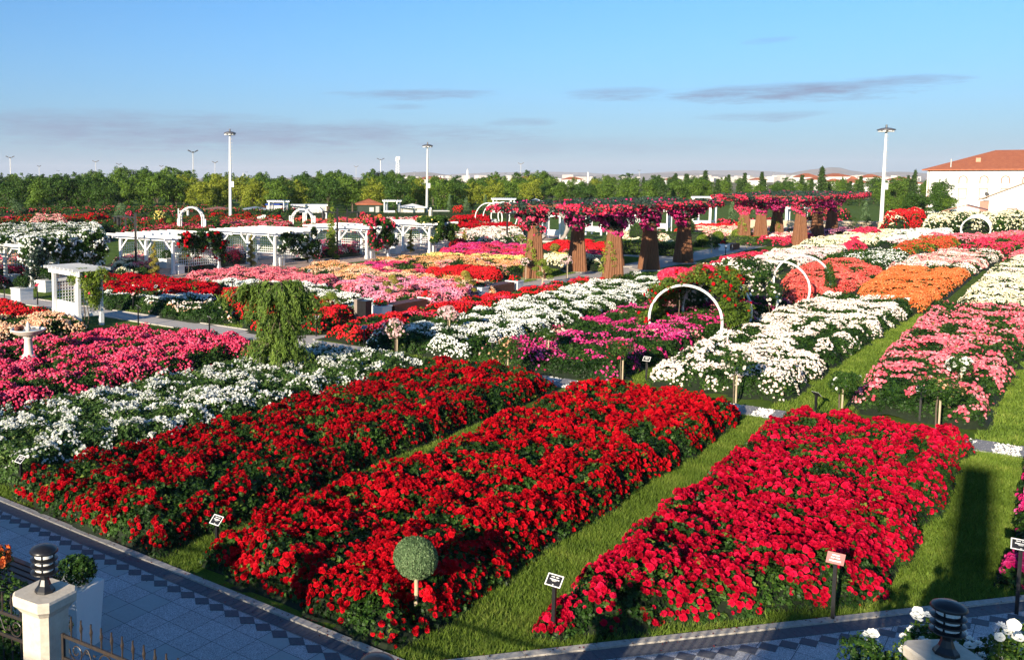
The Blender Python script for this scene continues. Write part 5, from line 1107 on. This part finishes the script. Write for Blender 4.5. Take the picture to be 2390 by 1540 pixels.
x, y = W(178, 1505); t = thing('white_planter', 'tapered white planter with a small shrub behind the left pillar', 'planter', (x, y, 0), R(12)); b = MB(); b.box((0, 0, .42), (.42, .42, .84), 0, 1.25); b.build('box', WHITE, t); leafy('foliage', t, [(0, 0, .98, .25, .25, .2), (.15, 0, 1.05, .18, .15, .15)], 900, .06, LEAF, .3)
def bush(label, x, y, ells, n, petal=None, nf=0, size=.06, fs=.1, leafm=None, base=.45, thr=.45, name='rose_bush', cat='rose bush', group=None, lod=0, stems=True):
    t = thing(name, label, cat, (x, y, 0), group=group); leafy('foliage', t, ells, n, size, leafm or LEAF, base)
    if petal: flowery('blossom', t, ells, nf, fs, petal, lod, cluster=.2, thr=thr)
    b = MB()
    for e in ells[:4]: b.tube([(0, 0, 0), (e[0] * .6, e[1] * .6, e[2] * .6), e[:3]], .014, 5, .007)
    b.build('stem', BARK, t)
PMx = lambda f, d: (PL[0] + (PM[0] - PL[0]) * f, PL[1] + (PM[1] - PL[1]) * f + d)
bush('leafy green bush behind the left fence panel at the photo corner', PL[0] - 1.1, PL[1] + .15, [(random.uniform(-1.0, .7), random.uniform(-.1, .4), random.uniform(.3, 1.15), .3, .25, .25) for _ in range(14)], 3600, None, 0, base=.5)
bush('pale green bush behind the right hand fence panel by the white planter', *PMx(.28, .25), [(random.uniform(-.3, .4), random.uniform(-.1, .2), random.uniform(.3, 1.1), .2, .18, .22) for _ in range(8)], 1300, None, 0, base=.62)
bush('pot of orange roses at the left photo edge above the bench', *W(-6, 1318, .7), [(0, 0, .75, .2, .2, .2)], 260, ORANGE, 60, fs=.09)
def white_rose(label, px, py, z, n):
    x, y = W(px, py, z); el = [(random.uniform(-.35, .35), random.uniform(-.25, .25), z + random.uniform(-.5, .05), .2, .2, .2) for _ in range(n)]; t = thing('rose_bush', label, 'rose bush', (x, y, 0), group='white rose bushes by the right pillar')
    leafy('foliage', t, el, 1700, .06, LEAF, .42); p = np.array([(e[0] + random.uniform(-.15, .15), e[1] + random.uniform(-.15, .1), e[2] + .2 + random.uniform(0, .14)) for e in el for _ in range(2)])
    V, P, T = inst(*ROSE[0], p, np.array([0, -.3, 1.]) + rng.normal(size=p.shape) * .3, rng.uniform(.075, .12, len(p)), rng.uniform(.4, 1, len(p))); mesh_obj('blossom', V, P, WHITEP, t, tint=T, kind='stuff')
    b = MB()
    for q in p: b.tube([(q[0] * .3, q[1] * .3, .1), (q[0], q[1], q[2] - .02)], .006, 4)
    b.build('stem', LEAF_LIME, t)
white_rose('white rose bush left of the right pillar', 2105, 1497, 1.35, 8); white_rose('white rose bush right of the right pillar at the photo corner', 2320, 1512, 1.45, 11)

# ------------------------------------------------------------------ trees
TG = [tinted('tree_dark', [(.014, .04, .006), (.038, .09, .012), (.07, .145, .02), (.13, .21, .035)], .5, .28), tinted('tree_mid', [(.03, .065, .008), (.075, .145, .016), (.13, .225, .026), (.22, .31, .045)], .5, .3),
      tinted('tree_yellow', [(.07, .1, .01), (.17, .22, .02), (.29, .33, .03), (.4, .41, .06)], .5, .3), tinted('tree_conifer', [(.014, .035, .008), (.038, .08, .016), (.07, .125, .026), (.12, .18, .045)], .55, .2)]
def broad(seed, h, wd, m, name='broadleaf_tree'):
    random.seed(seed); t = thing(name, None, 'tree', (0, 0, -500)); b = MB(); b.tube([(0, 0, 0), (.1, .05, h * .25), (0, 0, h * .55)], h * .025, 8, h * .012); el = []
    for k in range(18):
        a = random.uniform(0, 6.28); d = wd * .36 * math.sqrt(random.random()); z = h * random.uniform(.2, .84); el.append((d * math.cos(a), d * math.sin(a), z, wd * random.uniform(.15, .27), wd * random.uniform(.15, .27), h * random.uniform(.09, .16)))
        if k < 7: b.tube([(0, 0, h * .22), (d * .5 * math.cos(a), d * .5 * math.sin(a), z * .75), (d * math.cos(a), d * math.sin(a), z)], h * .012, 5, .03)
    el += [(0, 0, h * .55, wd * .33, wd * .33, h * .26), (0, .2, h * .86, wd * .15, wd * .15, h * .11)]
    for k in range(5): a = random.uniform(0, 6.28); d = wd * .25 * random.random(); el.append((d * math.cos(a), d * math.sin(a), h * random.uniform(.86, .97), wd * .07, wd * .07, h * .06))
    b.build('trunk', BARK, t); leafy('crown', t, el, 3600, .36, m, .45, shell=.5, tmpl=SPRIGT, spread=.18); return t
def conifer(seed, h, wd, m):
    random.seed(seed); t = thing('conifer', None, 'tree', (0, 0, -500)); b = MB(); b.tube([(0, 0, 0), (0, 0, h)], h * .02, 6, .03); el = []; pos = []; nr = []
    for k in range(60):
        z = h * (.08 + .92 * k / 60); r = wd * .5 * (1 - k / 60) ** .8 * random.uniform(.75, 1.1); a = k * 2.4
        for s in np.linspace(.15, 1, 9):
            for _ in range(4): pos.append((r * s * math.cos(a) + random.gauss(0, .18), r * s * math.sin(a) + random.gauss(0, .18), z - .28 * r * s + random.gauss(0, .12))); nr.append((math.cos(a) * .5, math.sin(a) * .5, 1))
        if k % 3 == 0: b.tube([(0, 0, z), (r * math.cos(a), r * math.sin(a), z - .25 * r)], .04, 4, .015)
    b.build('trunk', BARK, t); pos = np.array(pos); nr = np.array(nr) + rng.normal(size=pos.shape) * .5
    V, P, T = inst(*SPRIGT, pos, nr, .42 * rng.uniform(.6, 1.3, len(pos)), np.clip(rng.normal(.4, .18, len(pos)), 0, 1)); mesh_obj('crown', V, P, m, t, tint=T); return t
PROT = {'dark green broadleaf tree': [broad(s, 8.0, 6.6, TG[0]) for s in (1, 2, 3)], 'fresh green broadleaf tree': [broad(s, 8.0, 6.4, TG[1]) for s in (4, 5, 6)], 'yellow green broadleaf tree': [broad(s, 7.8, 6.4, TG[2]) for s in (7, 8)], 'dark conifer': [conifer(s, 8.2, 4.6, TG[3]) for s in (9, 10)]}
used = set(); lst = []
random.seed(21)
def put_tree(kind, px, D, top, ws=1.):
    lst.append((px, kind, D, top, ws))
def kindat(px):
    r = random.random()
    if px < 420: return 'dark green broadleaf tree' if r < .68 else 'fresh green broadleaf tree'
    if px < 620: return 'yellow green broadleaf tree' if r < .7 else 'fresh green broadleaf tree'
    if px < 1000: return 'dark green broadleaf tree' if r < .38 else 'fresh green broadleaf tree' if r < .75 else 'yellow green broadleaf tree'
    if px < 1500: return 'fresh green broadleaf tree' if r < .6 else 'dark green broadleaf tree' if r < .85 else 'yellow green broadleaf tree'
    return 'fresh green broadleaf tree' if r < .35 else 'dark conifer' if r < .75 else 'dark green broadleaf tree'
def topat(px): return 404 + 5 * math.sin(px * .013) + (4 if px > 600 else 0) + max(0, min(1, (px - 1100) / 300)) * 6
for row, (D, st) in enumerate(((166, 56), (184, 52), (206, 48), (240, 52))):
    px = -140 + row * 20
    while px < 1180 + row * 40:
        put_tree(kindat(px), px + random.uniform(-14, 14), D + random.uniform(-5, 5), topat(px) + random.uniform(-8, 9) + (2 - row) * 5, random.uniform(.9, 1.2)); px += st
for row, (D, st) in enumerate(((208, 42), (228, 42), (255, 44), (300, 46))):
    px = 1130 + row * 20
    while px < 2180 - row * 10:
        k = kindat(px); tp = 414 + 4 * math.sin(px * .011) + random.uniform(-5, 8) + (2 - row) * 4
        if k == 'dark conifer' and random.random() < .2: tp -= 8
        put_tree(k, px + random.uniform(-12, 12), D + random.uniform(-5, 5), tp, random.uniform(.8, 1.1)); px += st
put_tree('dark conifer', 1918, 205, 391, .9); put_tree('dark conifer', 2136, 215, 398, .6); put_tree('dark conifer', 1778, 230, 402, .8); put_tree('dark conifer', 1605, 230, 408, .8)
put_tree('dark green broadleaf tree', 2203, 150, 418, .85)
for px in (2075, 2105, 2130, 2160, 2190, 2215): put_tree('fresh green broadleaf tree' if px % 2 else 'dark green broadleaf tree', px, 152 + random.uniform(-6, 6), 447 + random.uniform(-6, 10), 1.1)
cnt = {}
lst.sort(key=lambda e: e[0])
for px, kind, D, top, ws in lst:
    pr = random.choice(PROT[kind]); r = pr if pr.name not in used else dup(pr); used.add(pr.name)
    x, y = far(px, D); hz_ = 6 + (HOR - top) / F * D; sc = hz_ / (8.0 if kind != 'dark conifer' else 8.2)
    r.location = (x, y, 0); r.rotation_euler = (0, 0, random.uniform(0, 6.28)); s2 = max(sc, .75 if sc > .7 else sc); r.scale = (s2 * ws, s2 * ws, sc)
    i = cnt.get(kind, 0); cnt[kind] = i + 1; r['label'] = '%s of the belt, %s such from the left' % (kind, ordw(i)); r['group'] = 'trees of the belt behind the garden'
for l in PROT.values():
    for pr in l:
        if pr.name not in used:
            for c_ in list(pr.children): bpy.data.objects.remove(c_)
            bpy.data.objects.remove(pr)
def pillar_tree(label, px, py, tp, wd, leafm, name='cypress', group='grey green cypresses', dens=1.):
    x, y = W(px, py); h = top_z(px, py, tp); t = thing(name, label, 'tree', (x, y, 0), group=group); b = MB(); b.tube([(0, 0, 0), (0, 0, h * .9)], .07, 6, .03); b.build('trunk', BARK, t)
    el = [(random.uniform(-.08, .08), random.uniform(-.08, .08), h * f, wd * .5 * (1.02 - f) ** .55, wd * .5 * (1.02 - f) ** .55, h * .09) for f in np.linspace(.08, .95, 14)]; leafy('foliage', t, el, int(1500 * dens), .16, leafm, .4, shell=.75, tmpl=LEAFT)
for i, (px, py, tp, wd) in enumerate(((1049, 500, 455, 1.15), (1088, 503, 460, 1.35), (1133, 500, 455, 1.1), (1180, 500, 458, .9), (1222, 498, 462, .9), (1708, 525, 470, 1.3), (1763, 520, 478, 1.2), (1832, 520, 474, 1.5), (1896, 520, 478, 1.2), (2019, 525, 471, 1.3), (2108, 520, 490, 1.2))): pillar_tree('slim grey green cypress at the back of the garden, %s from the left' % ordw(i), px, py, tp, wd, LEAF_GREY)
pillar_tree('tall narrow conifer rising behind the spiral topiary', 773, 600, 478, 1.0, LEAF_LIME, 'column_conifer', None, .8)
pillar_tree('narrow dark conifer topped column left of the arch pair', 925, 560, 468, .5, LEAF, 'column_conifer', None, .6)
sh = [(285, 520, 475, 2.2, LEAF_GREY, None, 'olive'), (45, 512, 462, 2.0, LEAF_GREY, None, 'olive'), (372, 535, 492, 1.4, LEAF, YELLOW, 'yellow flowered'), (240, 528, 496, 1.6, LEAF, SCARLET, 'red flowered'), (212, 530, 498, 1.2, LEAF, SCARLET, 'red flowered'), (300, 528, 494, 1.5, LEAF, ROSERED, 'rose red flowered'),
      (505, 520, 497, 1.8, LEAF, DEEPRED, 'deep red flowered'), (575, 520, 496, 2.0, LEAF, DEEPRED, 'deep red flowered'), (400, 540, 505, 1.3, LEAF_LIME, None, 'fresh green'), (345, 535, 503, 1.3, LEAF, HOTPINK, 'pink flowered'), (615, 525, 503, 1.3, LEAF_LIME, WHITEP, 'white flowered'), (650, 525, 503, 1.2, LEAF, BRIGHTRED, 'bright red flowered'),
      (700, 520, 505, 1.3, LEAF, CORAL, 'salmon flowered'), (860, 530, 497, 1.5, LEAF, CORAL, 'salmon flowered'), (885, 530, 500, 1.2, LEAF_LIME, ORANGE, 'orange flowered'), (845, 525, 492, 1.2, LEAF, ROSERED, 'rose red flowered'), (1070, 505, 478, 1.8, LEAF, BRIGHTRED, 'bright red flowered'), (800, 525, 508, 1.3, LEAF, HOTPINK, 'pink flowered'), (1110, 508, 492, 1.5, LEAF, SCARLET, 'red flowered'),
      (1925, 530, 508, 1.8, LEAF, HOTPINK, 'pink flowered'), (1955, 530, 510, 1.6, LEAF, ROSERED, 'rose red flowered'), (1885, 530, 500, 1.8, LEAF, None, 'fresh green'), (1800, 530, 508, 1.6, LEAF, ROSERED, 'rose red flowered'), (1745, 530, 505, 1.8, LEAF, HOTPINK, 'pink flowered'), (1690, 535, 510, 1.6, LEAF, ROSERED, 'rose red flowered'), (20, 525, 505, 1.5, LEAF, ROSERED, 'rose red flowered'), (50, 525, 507, 1.5, LEAF, BRIGHTRED, 'bright red flowered'),
      (1230, 540, 495, 1.4, LEAF, None, 'fresh green'), (1600, 540, 500, 1.6, LEAF, None, 'fresh green')]
sc_ = {}
for px, py, tp, wd, lm, pm, l in sh:
    x, y = W(px, py); h = top_z(px, py, tp); i = sc_.get(l, 0); sc_[l] = i + 1
    bush('%s shrub at the garden back, %s such from the left' % (l, ordw(i)), x, y, [(random.uniform(-.3, .3) * wd, random.uniform(-.3, .3) * wd, h * random.uniform(.3, .8), wd * .32, wd * .32, h * .24) for _ in range(7)], 1100, pm, 420, .16, .17, lm, .4, .5, 'garden_shrub', 'shrub', 'tall shrubs at the back of the garden', 1)
bush('dark climber thick with white roses right of the third rusty column', *W(1490, 566), [(random.uniform(-.7, .7), random.uniform(-.3, .3), random.uniform(.4, 2.3), .4, .3, .35) for _ in range(12)], 1500, WHITEP, 260, .14, .13, LEAF_BLUE, .3, .5, 'climbing_rose', 'climbing rose', None, 1)

# ------------------------------------------------------------------ buildings
def cbuild(name, label, cat, px, D): x, y = far(px, D); return thing(name, label, cat, (x, y, 0), AZ)
def hip(mb, x0, x1, y0, y1, z, zr, ov=.5):
    x0 -= ov; x1 += ov; y0 -= ov; y1 += ov; d = (y1 - y0) / 2; V = [(x0, y0, z), (x1, y0, z), (x1, y1, z), (x0, y1, z), (x0 + d, y0 + d, zr), (x1 - d, y0 + d, zr), (x0, y0, z - .18), (x1, y0, z - .18), (x1, y1, z - .18), (x0, y1, z - .18)]
    mb.add(V, [[[0, 1, 5, 4], [2, 3, 4, 5], [0, 6, 7, 1], [1, 7, 8, 2], [2, 8, 9, 3], [3, 9, 6, 0], [9, 8, 7, 6]], [[3, 0, 4], [1, 2, 5]]])
GLASS = mat('window_glass', (.55, .55, .53), .2, .08, 2., spec=.6)
class Front:
    """a facade parallel to the beds' cross direction; photo points are measured on its plane"""
    def __init__(s, name, label, cat, px, D):
        s.x0, s.y0 = far(px, D); s.t = thing(name, label, cat, (s.x0, s.y0, 0))
    def X(s, px): return s.y0 * math.tan(math.atan((px - CX) / (F / math.cos(TH))) - AZ) - s.x0
    def Z(s, px, py): x = s.X(px) + s.x0; D = -x * math.sin(AZ) + s.y0 * math.cos(AZ); return 6 + (HOR - py) / F * D
fb = Front('white_building', 'large white building with red hip roof and arched windows at the right edge', 'building', 2164, 165); t = fb.t
wd = fb.X(2480); zb = lambda y: fb.Z(2270, y); he = zb(397.5)
b = MB(); b.box((wd / 2, 9, he / 2), (wd, 18, he)); b.build('wall', WALLW, t)
b = MB(); hip(b, 0, wd + 6, 0, 18, he + .15, he + 3.6, .8); r_ = b.build('roof', ROOF, t)
b = MB(); b.box((fb.X(2277), 3.2, he + 1.3), (.7, .6, 1.7)); b.build('chimney', mat('chimney_render', (.5, .3, .2), .8, .1, 5.), r_); b = MB(); b.lathe([(.09, he), (.09, he + 2.0)], 8, (fb.X(2217), .3)); b.build('vent_pipe', GREYM, r_)
b = MB(); b.box((.25, -.03, he / 2), (.16, .1, he)); b.build('corner_pilaster', PINKT, t)
b = MB(); b.box((-.04, 9, he / 2), (.1, 17, he - .4)); b.build('side_wall', mat('pink_grey_side', (.5, .38, .36), .8, .06, 1.), t)  # left end face, darker and pinker than the front wall
b = MB(); b.bar((fb.X(2217), -.06, zb(450)), (fb.X(2217), -.06, he), .1, .1); b.build('downpipe', GREYM, t)
for px in (2248, 2297, 2347, 2397):
    x = fb.X(px); hw = (fb.X(px + 9.5) - fb.X(px - 9.5)) / 2; zt, z0 = fb.Z(px, 411), fb.Z(px, 428); zc = zt - hw
    pts = [(x - hw, -.05, z0), (x - hw, -.05, zc)] + [(x - hw * math.cos(a), -.05, zc + hw * math.sin(a)) for a in np.linspace(.2, math.pi - .2, 9)] + [(x + hw, -.05, zc), (x + hw, -.05, z0)]
    b = MB(); b.tube(pts, .1, 4); w_ = b.build('window_frame', PINKT, t); b = MB(); b.add([(p_[0], -.02, p_[2]) for p_ in pts], [[list(range(len(pts)))]]); b.build('blind', mat('pale_blind', (.66, .64, .6), .7, .03, 2.), w_)
    b = MB(); z1, z2 = fb.Z(px, 463), fb.Z(px, 440)
    for p_, q_ in (((x - hw, z1), (x - hw, z2)), ((x - hw, z2), (x + hw, z2)), ((x + hw, z2), (x + hw, z1)), ((x - hw, z1), (x + hw, z1))): b.bar((p_[0], -.05, p_[1]), (q_[0], -.05, q_[1]), .14, .14)
    w_ = b.build('window_frame', PINKT, t); b = MB(); b.box((x, -.01, (z1 + z2) / 2), (2 * hw, .03, z2 - z1)); g_ = b.build('pane', mat('pale_blind', (.66, .64, .6)), w_); b = MB(); b.box((x - hw * .3, -.035, z1 + .5), (hw * 1.0, .02, .9)); b.build('lower_pane', GLASS, w_)
fa = Front('gabled_house', 'white gabled annex with a pink framed window below the large building', 'house', 2312, 138); t = fa.t; X = fa.X; zb = fa.Z
xr, xe = X(2460), X(2560)
V = [(0, 0, 0), (xe, 0, 0), (xe, 0, zb(2560, 470)), (xr, 0, zb(2460, 404)), (0, 0, zb(2312, 459))]; V += [(x_, 9., z_) for x_, _, z_ in V]
b = MB(); b.add(V, [[[0, 1, 2, 3, 4]], [[5 + i for i in (4, 3, 2, 1, 0)]], [[0, 5, 6, 1], [4, 9, 5, 0], [1, 6, 7, 2]]]); b.build('wall', WALLW, t)
EAVE = mat('grey_brown_eaves', (.36, .28, .22), .8, .1, 4.)
b = MB(); b.bar((X(2286), 4.5, zb(2286, 466.5)), (xr, 4.5, zb(2460, 401.5)), 9.8, .16, (0, 0, 1)); b.build('roof', EAVE, t); b = MB(); b.bar((xr, 4.5, zb(2460, 401.5)), (X(2580), 4.5, zb(2580, 480)), 9.8, .16, (0, 0, 1)); b.build('roof', EAVE, t)
b = MB(); b.box((-.6, 4.2, zb(2300, 470) / 2), (1.15, 7, zb(2300, 470))); b.build('porch', mat('pink_render', (.5, .22, .17), .8, .1, 4.), t)
b = MB(); z1, z2 = zb(2366, 509), zb(2366, 487)
for p_, q_ in (((2355, z1), (2355, z2)), ((2355, z2), (2378, z2)), ((2378, z2), (2378, z1)), ((2355, z1), (2378, z1))): b.bar((X(p_[0]), -.05, p_[1]), (X(q_[0]), -.05, q_[1]), .2, .16)
w_ = b.build('window_frame', PINKT, t); b = MB(); b.box((X(2366.5), -.02, (z1 + z2) / 2), (X(2378) - X(2355), .03, z2 - z1)); b.build('pane', GLASS, w_)
b = MB(); b.bar((X(2366.5), -.06, z1), (X(2366.5), -.06, z2), .08, .06, (0, 1, 0)); b.build('mullion', WHITE, w_)
o = MB(); o.lathe([(.02, 0), (.35, .12), (.4, .2)], 14); dsh = o.build('satellite_dish', mat('dish_grey', (.12, .12, .12)), None); dsh.location = (fa.x0 + X(2303), fa.y0 + .6, zb(2303, 455)); dsh.rotation_euler = (R(65), 0, .9); setp(dsh, 'small dark satellite dish on the annex roof', 'dish')
fs_ = Front('garden_shed', 'low brown gabled shed before the white building', 'shed', 2212, 130); t = fs_.t; X = fs_.X; zb = fs_.Z
b = MB(); b.box((X(2300) / 2, 2, zb(2255, 494) / 2), (X(2300), 4, zb(2255, 494))); b.build('wall', mat('brown_boards', (.2, .11, .07), .8, .15, 5.), t)
for a_, z_, c_, d_ in ((2203, 493, 2257, 479), (2257, 479, 2306, 491)): b = MB(); b.bar((X(a_), 2, zb(a_, z_)), (X(c_), 2, zb(c_, d_)), 4.6, .12, (0, 0, 1)); b.build('roof', mat('brown_sheet_roof', (.3, .14, .1), .6, .1, 5.), t)
# tan wall at the back
x0, y0 = W(1740, 533); x1, y1 = W(2200, 541); t = thing('tan_wall', 'low tan retaining wall behind the far flower beds', 'wall', (0, 0, 0)); b = MB(); b.bar((x0, y0 + 2, .45), (x1, y1 + 2, .45), .4, .9); b.build('wall_body', mat('tan_stone', (.52, .42, .3), .85, .1, 3.), t)
b = MB(); b.bar((x0, y0 + 2, .94), (x1, y1 + 2, .94), .5, .1); b.build('coping', KERB, t)

def kiosk(label, px0, px1, pyb, pyt, wall, roofm, depth=3.5, pitch=0., D=None, name='kiosk', door=True):
    x, y = W((px0 + px1) / 2, pyb); D = math.hypot(x, y) * math.cos(math.atan2(x, y) + AZ) if D is None else D; s = D / F; h = 6 + (HOR - pyt) * s; wdt = (px1 - px0) * s
    t = thing(name, label, 'kiosk', (x, y, 0), AZ); b = MB(); b.box((0, depth / 2, h * .46), (wdt, depth, h * .92)); b.build('wall', wall, t)
    b = MB()
    if pitch: hip(b, -wdt / 2, wdt / 2, 0, depth, h * .92 + .18, h * .92 + pitch, .35)
    else: b.box((0, depth / 2, h * .96), (wdt + .4, depth + .4, h * .09))
    b.build('roof', roofm, t)
    if door:
        b = MB(); b.box((wdt * .1, -.03, h * .5), (wdt * .2, .06, h * .4)); w_ = b.build('window', GLASS, t); b = MB(); b.box((wdt * .36, -.03, h * .4), (wdt * .16, .06, h * .78)); b.build('door', mat('grey_door', (.4, .4, .38), .5, .1, 3.), t)
GREYW = mat('pale_grey_panel', (.62, .6, .55), .6, .06, 2.); DARKW = mat('dark_green_boards', (.03, .05, .035), .7, .2, 4.); BLUE = mat('blue_tarpaulin', (.02, .06, .32), .5, .1, 3.)
kiosk('white flat roofed kiosk container behind the arch gates', 681, 762, 508, 478, GREYW, WHITE, 4); kiosk('kiosk with a bright blue roof left of the white container', 622, 668, 508, 476, GREYW, BLUE, 3); kiosk('dark green hut with a red roof left of the grey disc mast', 836, 888, 502, 476, DARKW, ROOF, 4, 1.0); kiosk('low pale tent kiosk beside the grey disc mast', 940, 990, 503, 484, mat('canvas', (.6, .57, .5), .8, .05, 3.), WHITE, 3.5, .7, door=False)
kiosk('white flat roofed kiosk at the far left before the dark trees', 58, 122, 506, 496, GREYW, WHITE, 4, door=False); kiosk('dark market stall with a brown roof left of the left disc mast', 480, 535, 508, 489, DARKW, mat('brown_sheet_roof', (.3, .14, .1)), 3, .5); kiosk('dark market stall with a tilted grey panel right of the left disc mast', 572, 616, 508, 488, DARKW, mat('stall_grey', (.25, .28, .34), .4, .1, 2.), 3, .5)
kiosk('small white tent peak above the hoop arches', 1243, 1262, 486, 470, GREYW, WHITE, 2, .7, door=False); kiosk('low white stall roof right of the grey disc mast', 1012, 1046, 503, 492, DARKW, WHITE, 3, door=False)
# town behind the trees
random.seed(3)
for i, (px0, px1, ye, yr, D) in enumerate(((1868, 1908, 413, 405, 420), (1933, 1984, 412, 405, 400), (2020, 2056, 414, 407, 420), (1893, 1925, 419, 414, 360), (1938, 1965, 424, 417, 340), (1978, 2028, 426, 418, 330), (1986, 2000, 420, 412, 350), (2090, 2135, 420, 413, 430), (2100, 2150, 428, 421, 360), (978, 1038, 418, 412, 520), (1135, 1172, 417, 411, 600), (1210, 1245, 418, 412, 620), (1320, 1360, 419, 413, 600), (1760, 1790, 420, 415, 520), (1555, 1590, 420, 415, 700))):
    s = D / F; t = cbuild('town_house', 'pale town house with a red hip roof on the horizon, %s from the left' % ordw(sorted([1868, 1933, 2020, 1893, 1938, 1978, 1986, 2090, 2100, 978, 1135, 1210, 1320, 1760, 1555]).index(px0)), 'house', px0, D); t['group'] = 'red roofed town houses'
    wdt = (px1 - px0) * s; h = 6 + (HOR - ye) * s; zr = 6 + (HOR - yr) * s; b = MB(); b.box((wdt / 2, wdt * .35, h / 2), (wdt, wdt * .7, h)); b.build('wall', WALLW, t); b = MB(); hip(b, 0, wdt, 0, wdt * .7, h + .1, zr, .5); b.build('roof', ROOF, t)
    n = max(2, int(wdt / 3))
    for k in range(n): b = MB(); b.box((wdt * (k + .5) / n, -.02, h - 1.6), (1.1, .05, 1.3)); b.build('window', GLASS, t)
b = MB()
for i in range(260):
    px = random.choice([random.gauss(1835, 28), random.uniform(1700, 2150), random.uniform(900, 1700)]); D = random.uniform(1500, 3400); x, y = far(px, D); hh = random.uniform(4, 11) + D * .0015; b.box((x, y, hh / 2), (random.uniform(8, 22), random.uniform(8, 16), hh), random.uniform(0, 3))
setp(b.build('far_town', mat('far_town_render', (.6, .56, .52), .8, .08, .05)), 'tiny pale houses of the far town on the plain', 'town', kind='stuff')
# hills
def hills(name, D0, D1, px0, px1, peaks, m, n=90, k=24):
    V = []
    for j in range(k):
        D = D0 + (D1 - D0) * j / (k - 1)
        for i in range(n):
            px = px0 + (px1 - px0) * i / (n - 1); x, y = far(px, D); f = math.sin(math.pi * j / (k - 1)); z = 0
            for pc, w_, hh in peaks: z = max(z, hh * math.exp(-((px - pc) / w_) ** 2))
            z *= .85 + .3 * float(vnoise(np.array(px * .02), np.array(j * .4), 5)) + .15 * float(vnoise(np.array(px * .08), np.array(j * 1.1), 9)); V.append((x, y, z * f - 3))
    o = mesh_obj(name, V, [np.array([(j * n + i, j * n + i + 1, (j + 1) * n + i + 1, (j + 1) * n + i) for j in range(k - 1) for i in range(n - 1)])], m, smooth=True); o['kind'] = 'structure'
HILL = mat('dry_hills', (.36, .25, .17), .95, .15, .004, (.17, .15, .09))
hills('hills', 6500, 9500, 500, 2500, ((980, 90, 62), (1280, 200, 40), (1560, 240, 52), (1930, 120, 92), (2080, 200, 60), (760, 120, 30)), HILL)
hills('hills', 10500, 13500, 100, 2600, ((300, 200, 30), (1250, 300, 90), (1700, 300, 105), (2300, 260, 90)), HILL)

# unseen blocks added behind the viewer to shade the paving and right grass strip
t = thing('shade_blocks', 'unseen blocks added behind the viewer, shaped to shade the paving before the beds', 'building', (0, -14, 0))
tn = math.tan(R(SUN_EL)); hy = lambda yy: (yy + 14) * tn
b = MB(); b.box((-33, -3, hy(9.25) / 2), (58.4, 6, hy(9.25))); b.box((-2.5, -3.0, hy(10.1) / 2), (2.6, 6, hy(10.1))); b.box((6.4, -3, hy(14.3) / 2), (15.2, 6, hy(14.3))); b.build('wall', WALLW, t)  # stepped blocks, tops set by where the shade should end
b = MB(); b.box((.85, -.4, hy(23.7) / 2), (.62, .7, hy(23.7))); b.box((1.75, -.4, hy(20.) / 2), (.6, .7, hy(20.))); b.each('chimney', WALLW, t)  # tall blocks, no chimneys: added for the two shadow bands on the grass

# air: the far plain and hills fade in it
b = MB(); b.box((0, 0, 129), (29000, 29000, 260)); hzo = b.build('haze', MATS.setdefault('haze_air', _m('haze_air')[0]), None, kind='stuff')
ht = MATS['haze_air'].node_tree; ho = [n for n in ht.nodes if n.type == 'OUTPUT_MATERIAL'][0]; hv_ = N(ht, 'ShaderNodeVolumePrincipled'); hv_.inputs['Color'].default_value = (.8, .86, 1., 1); hv_.inputs['Density'].default_value = 7e-5; hv_.inputs['Anisotropy'].default_value = .0
ht.links.new(hv_.outputs[0], ho.inputs['Volume'])
setp(hzo, 'pale haze in the air over the plain', 'haze')
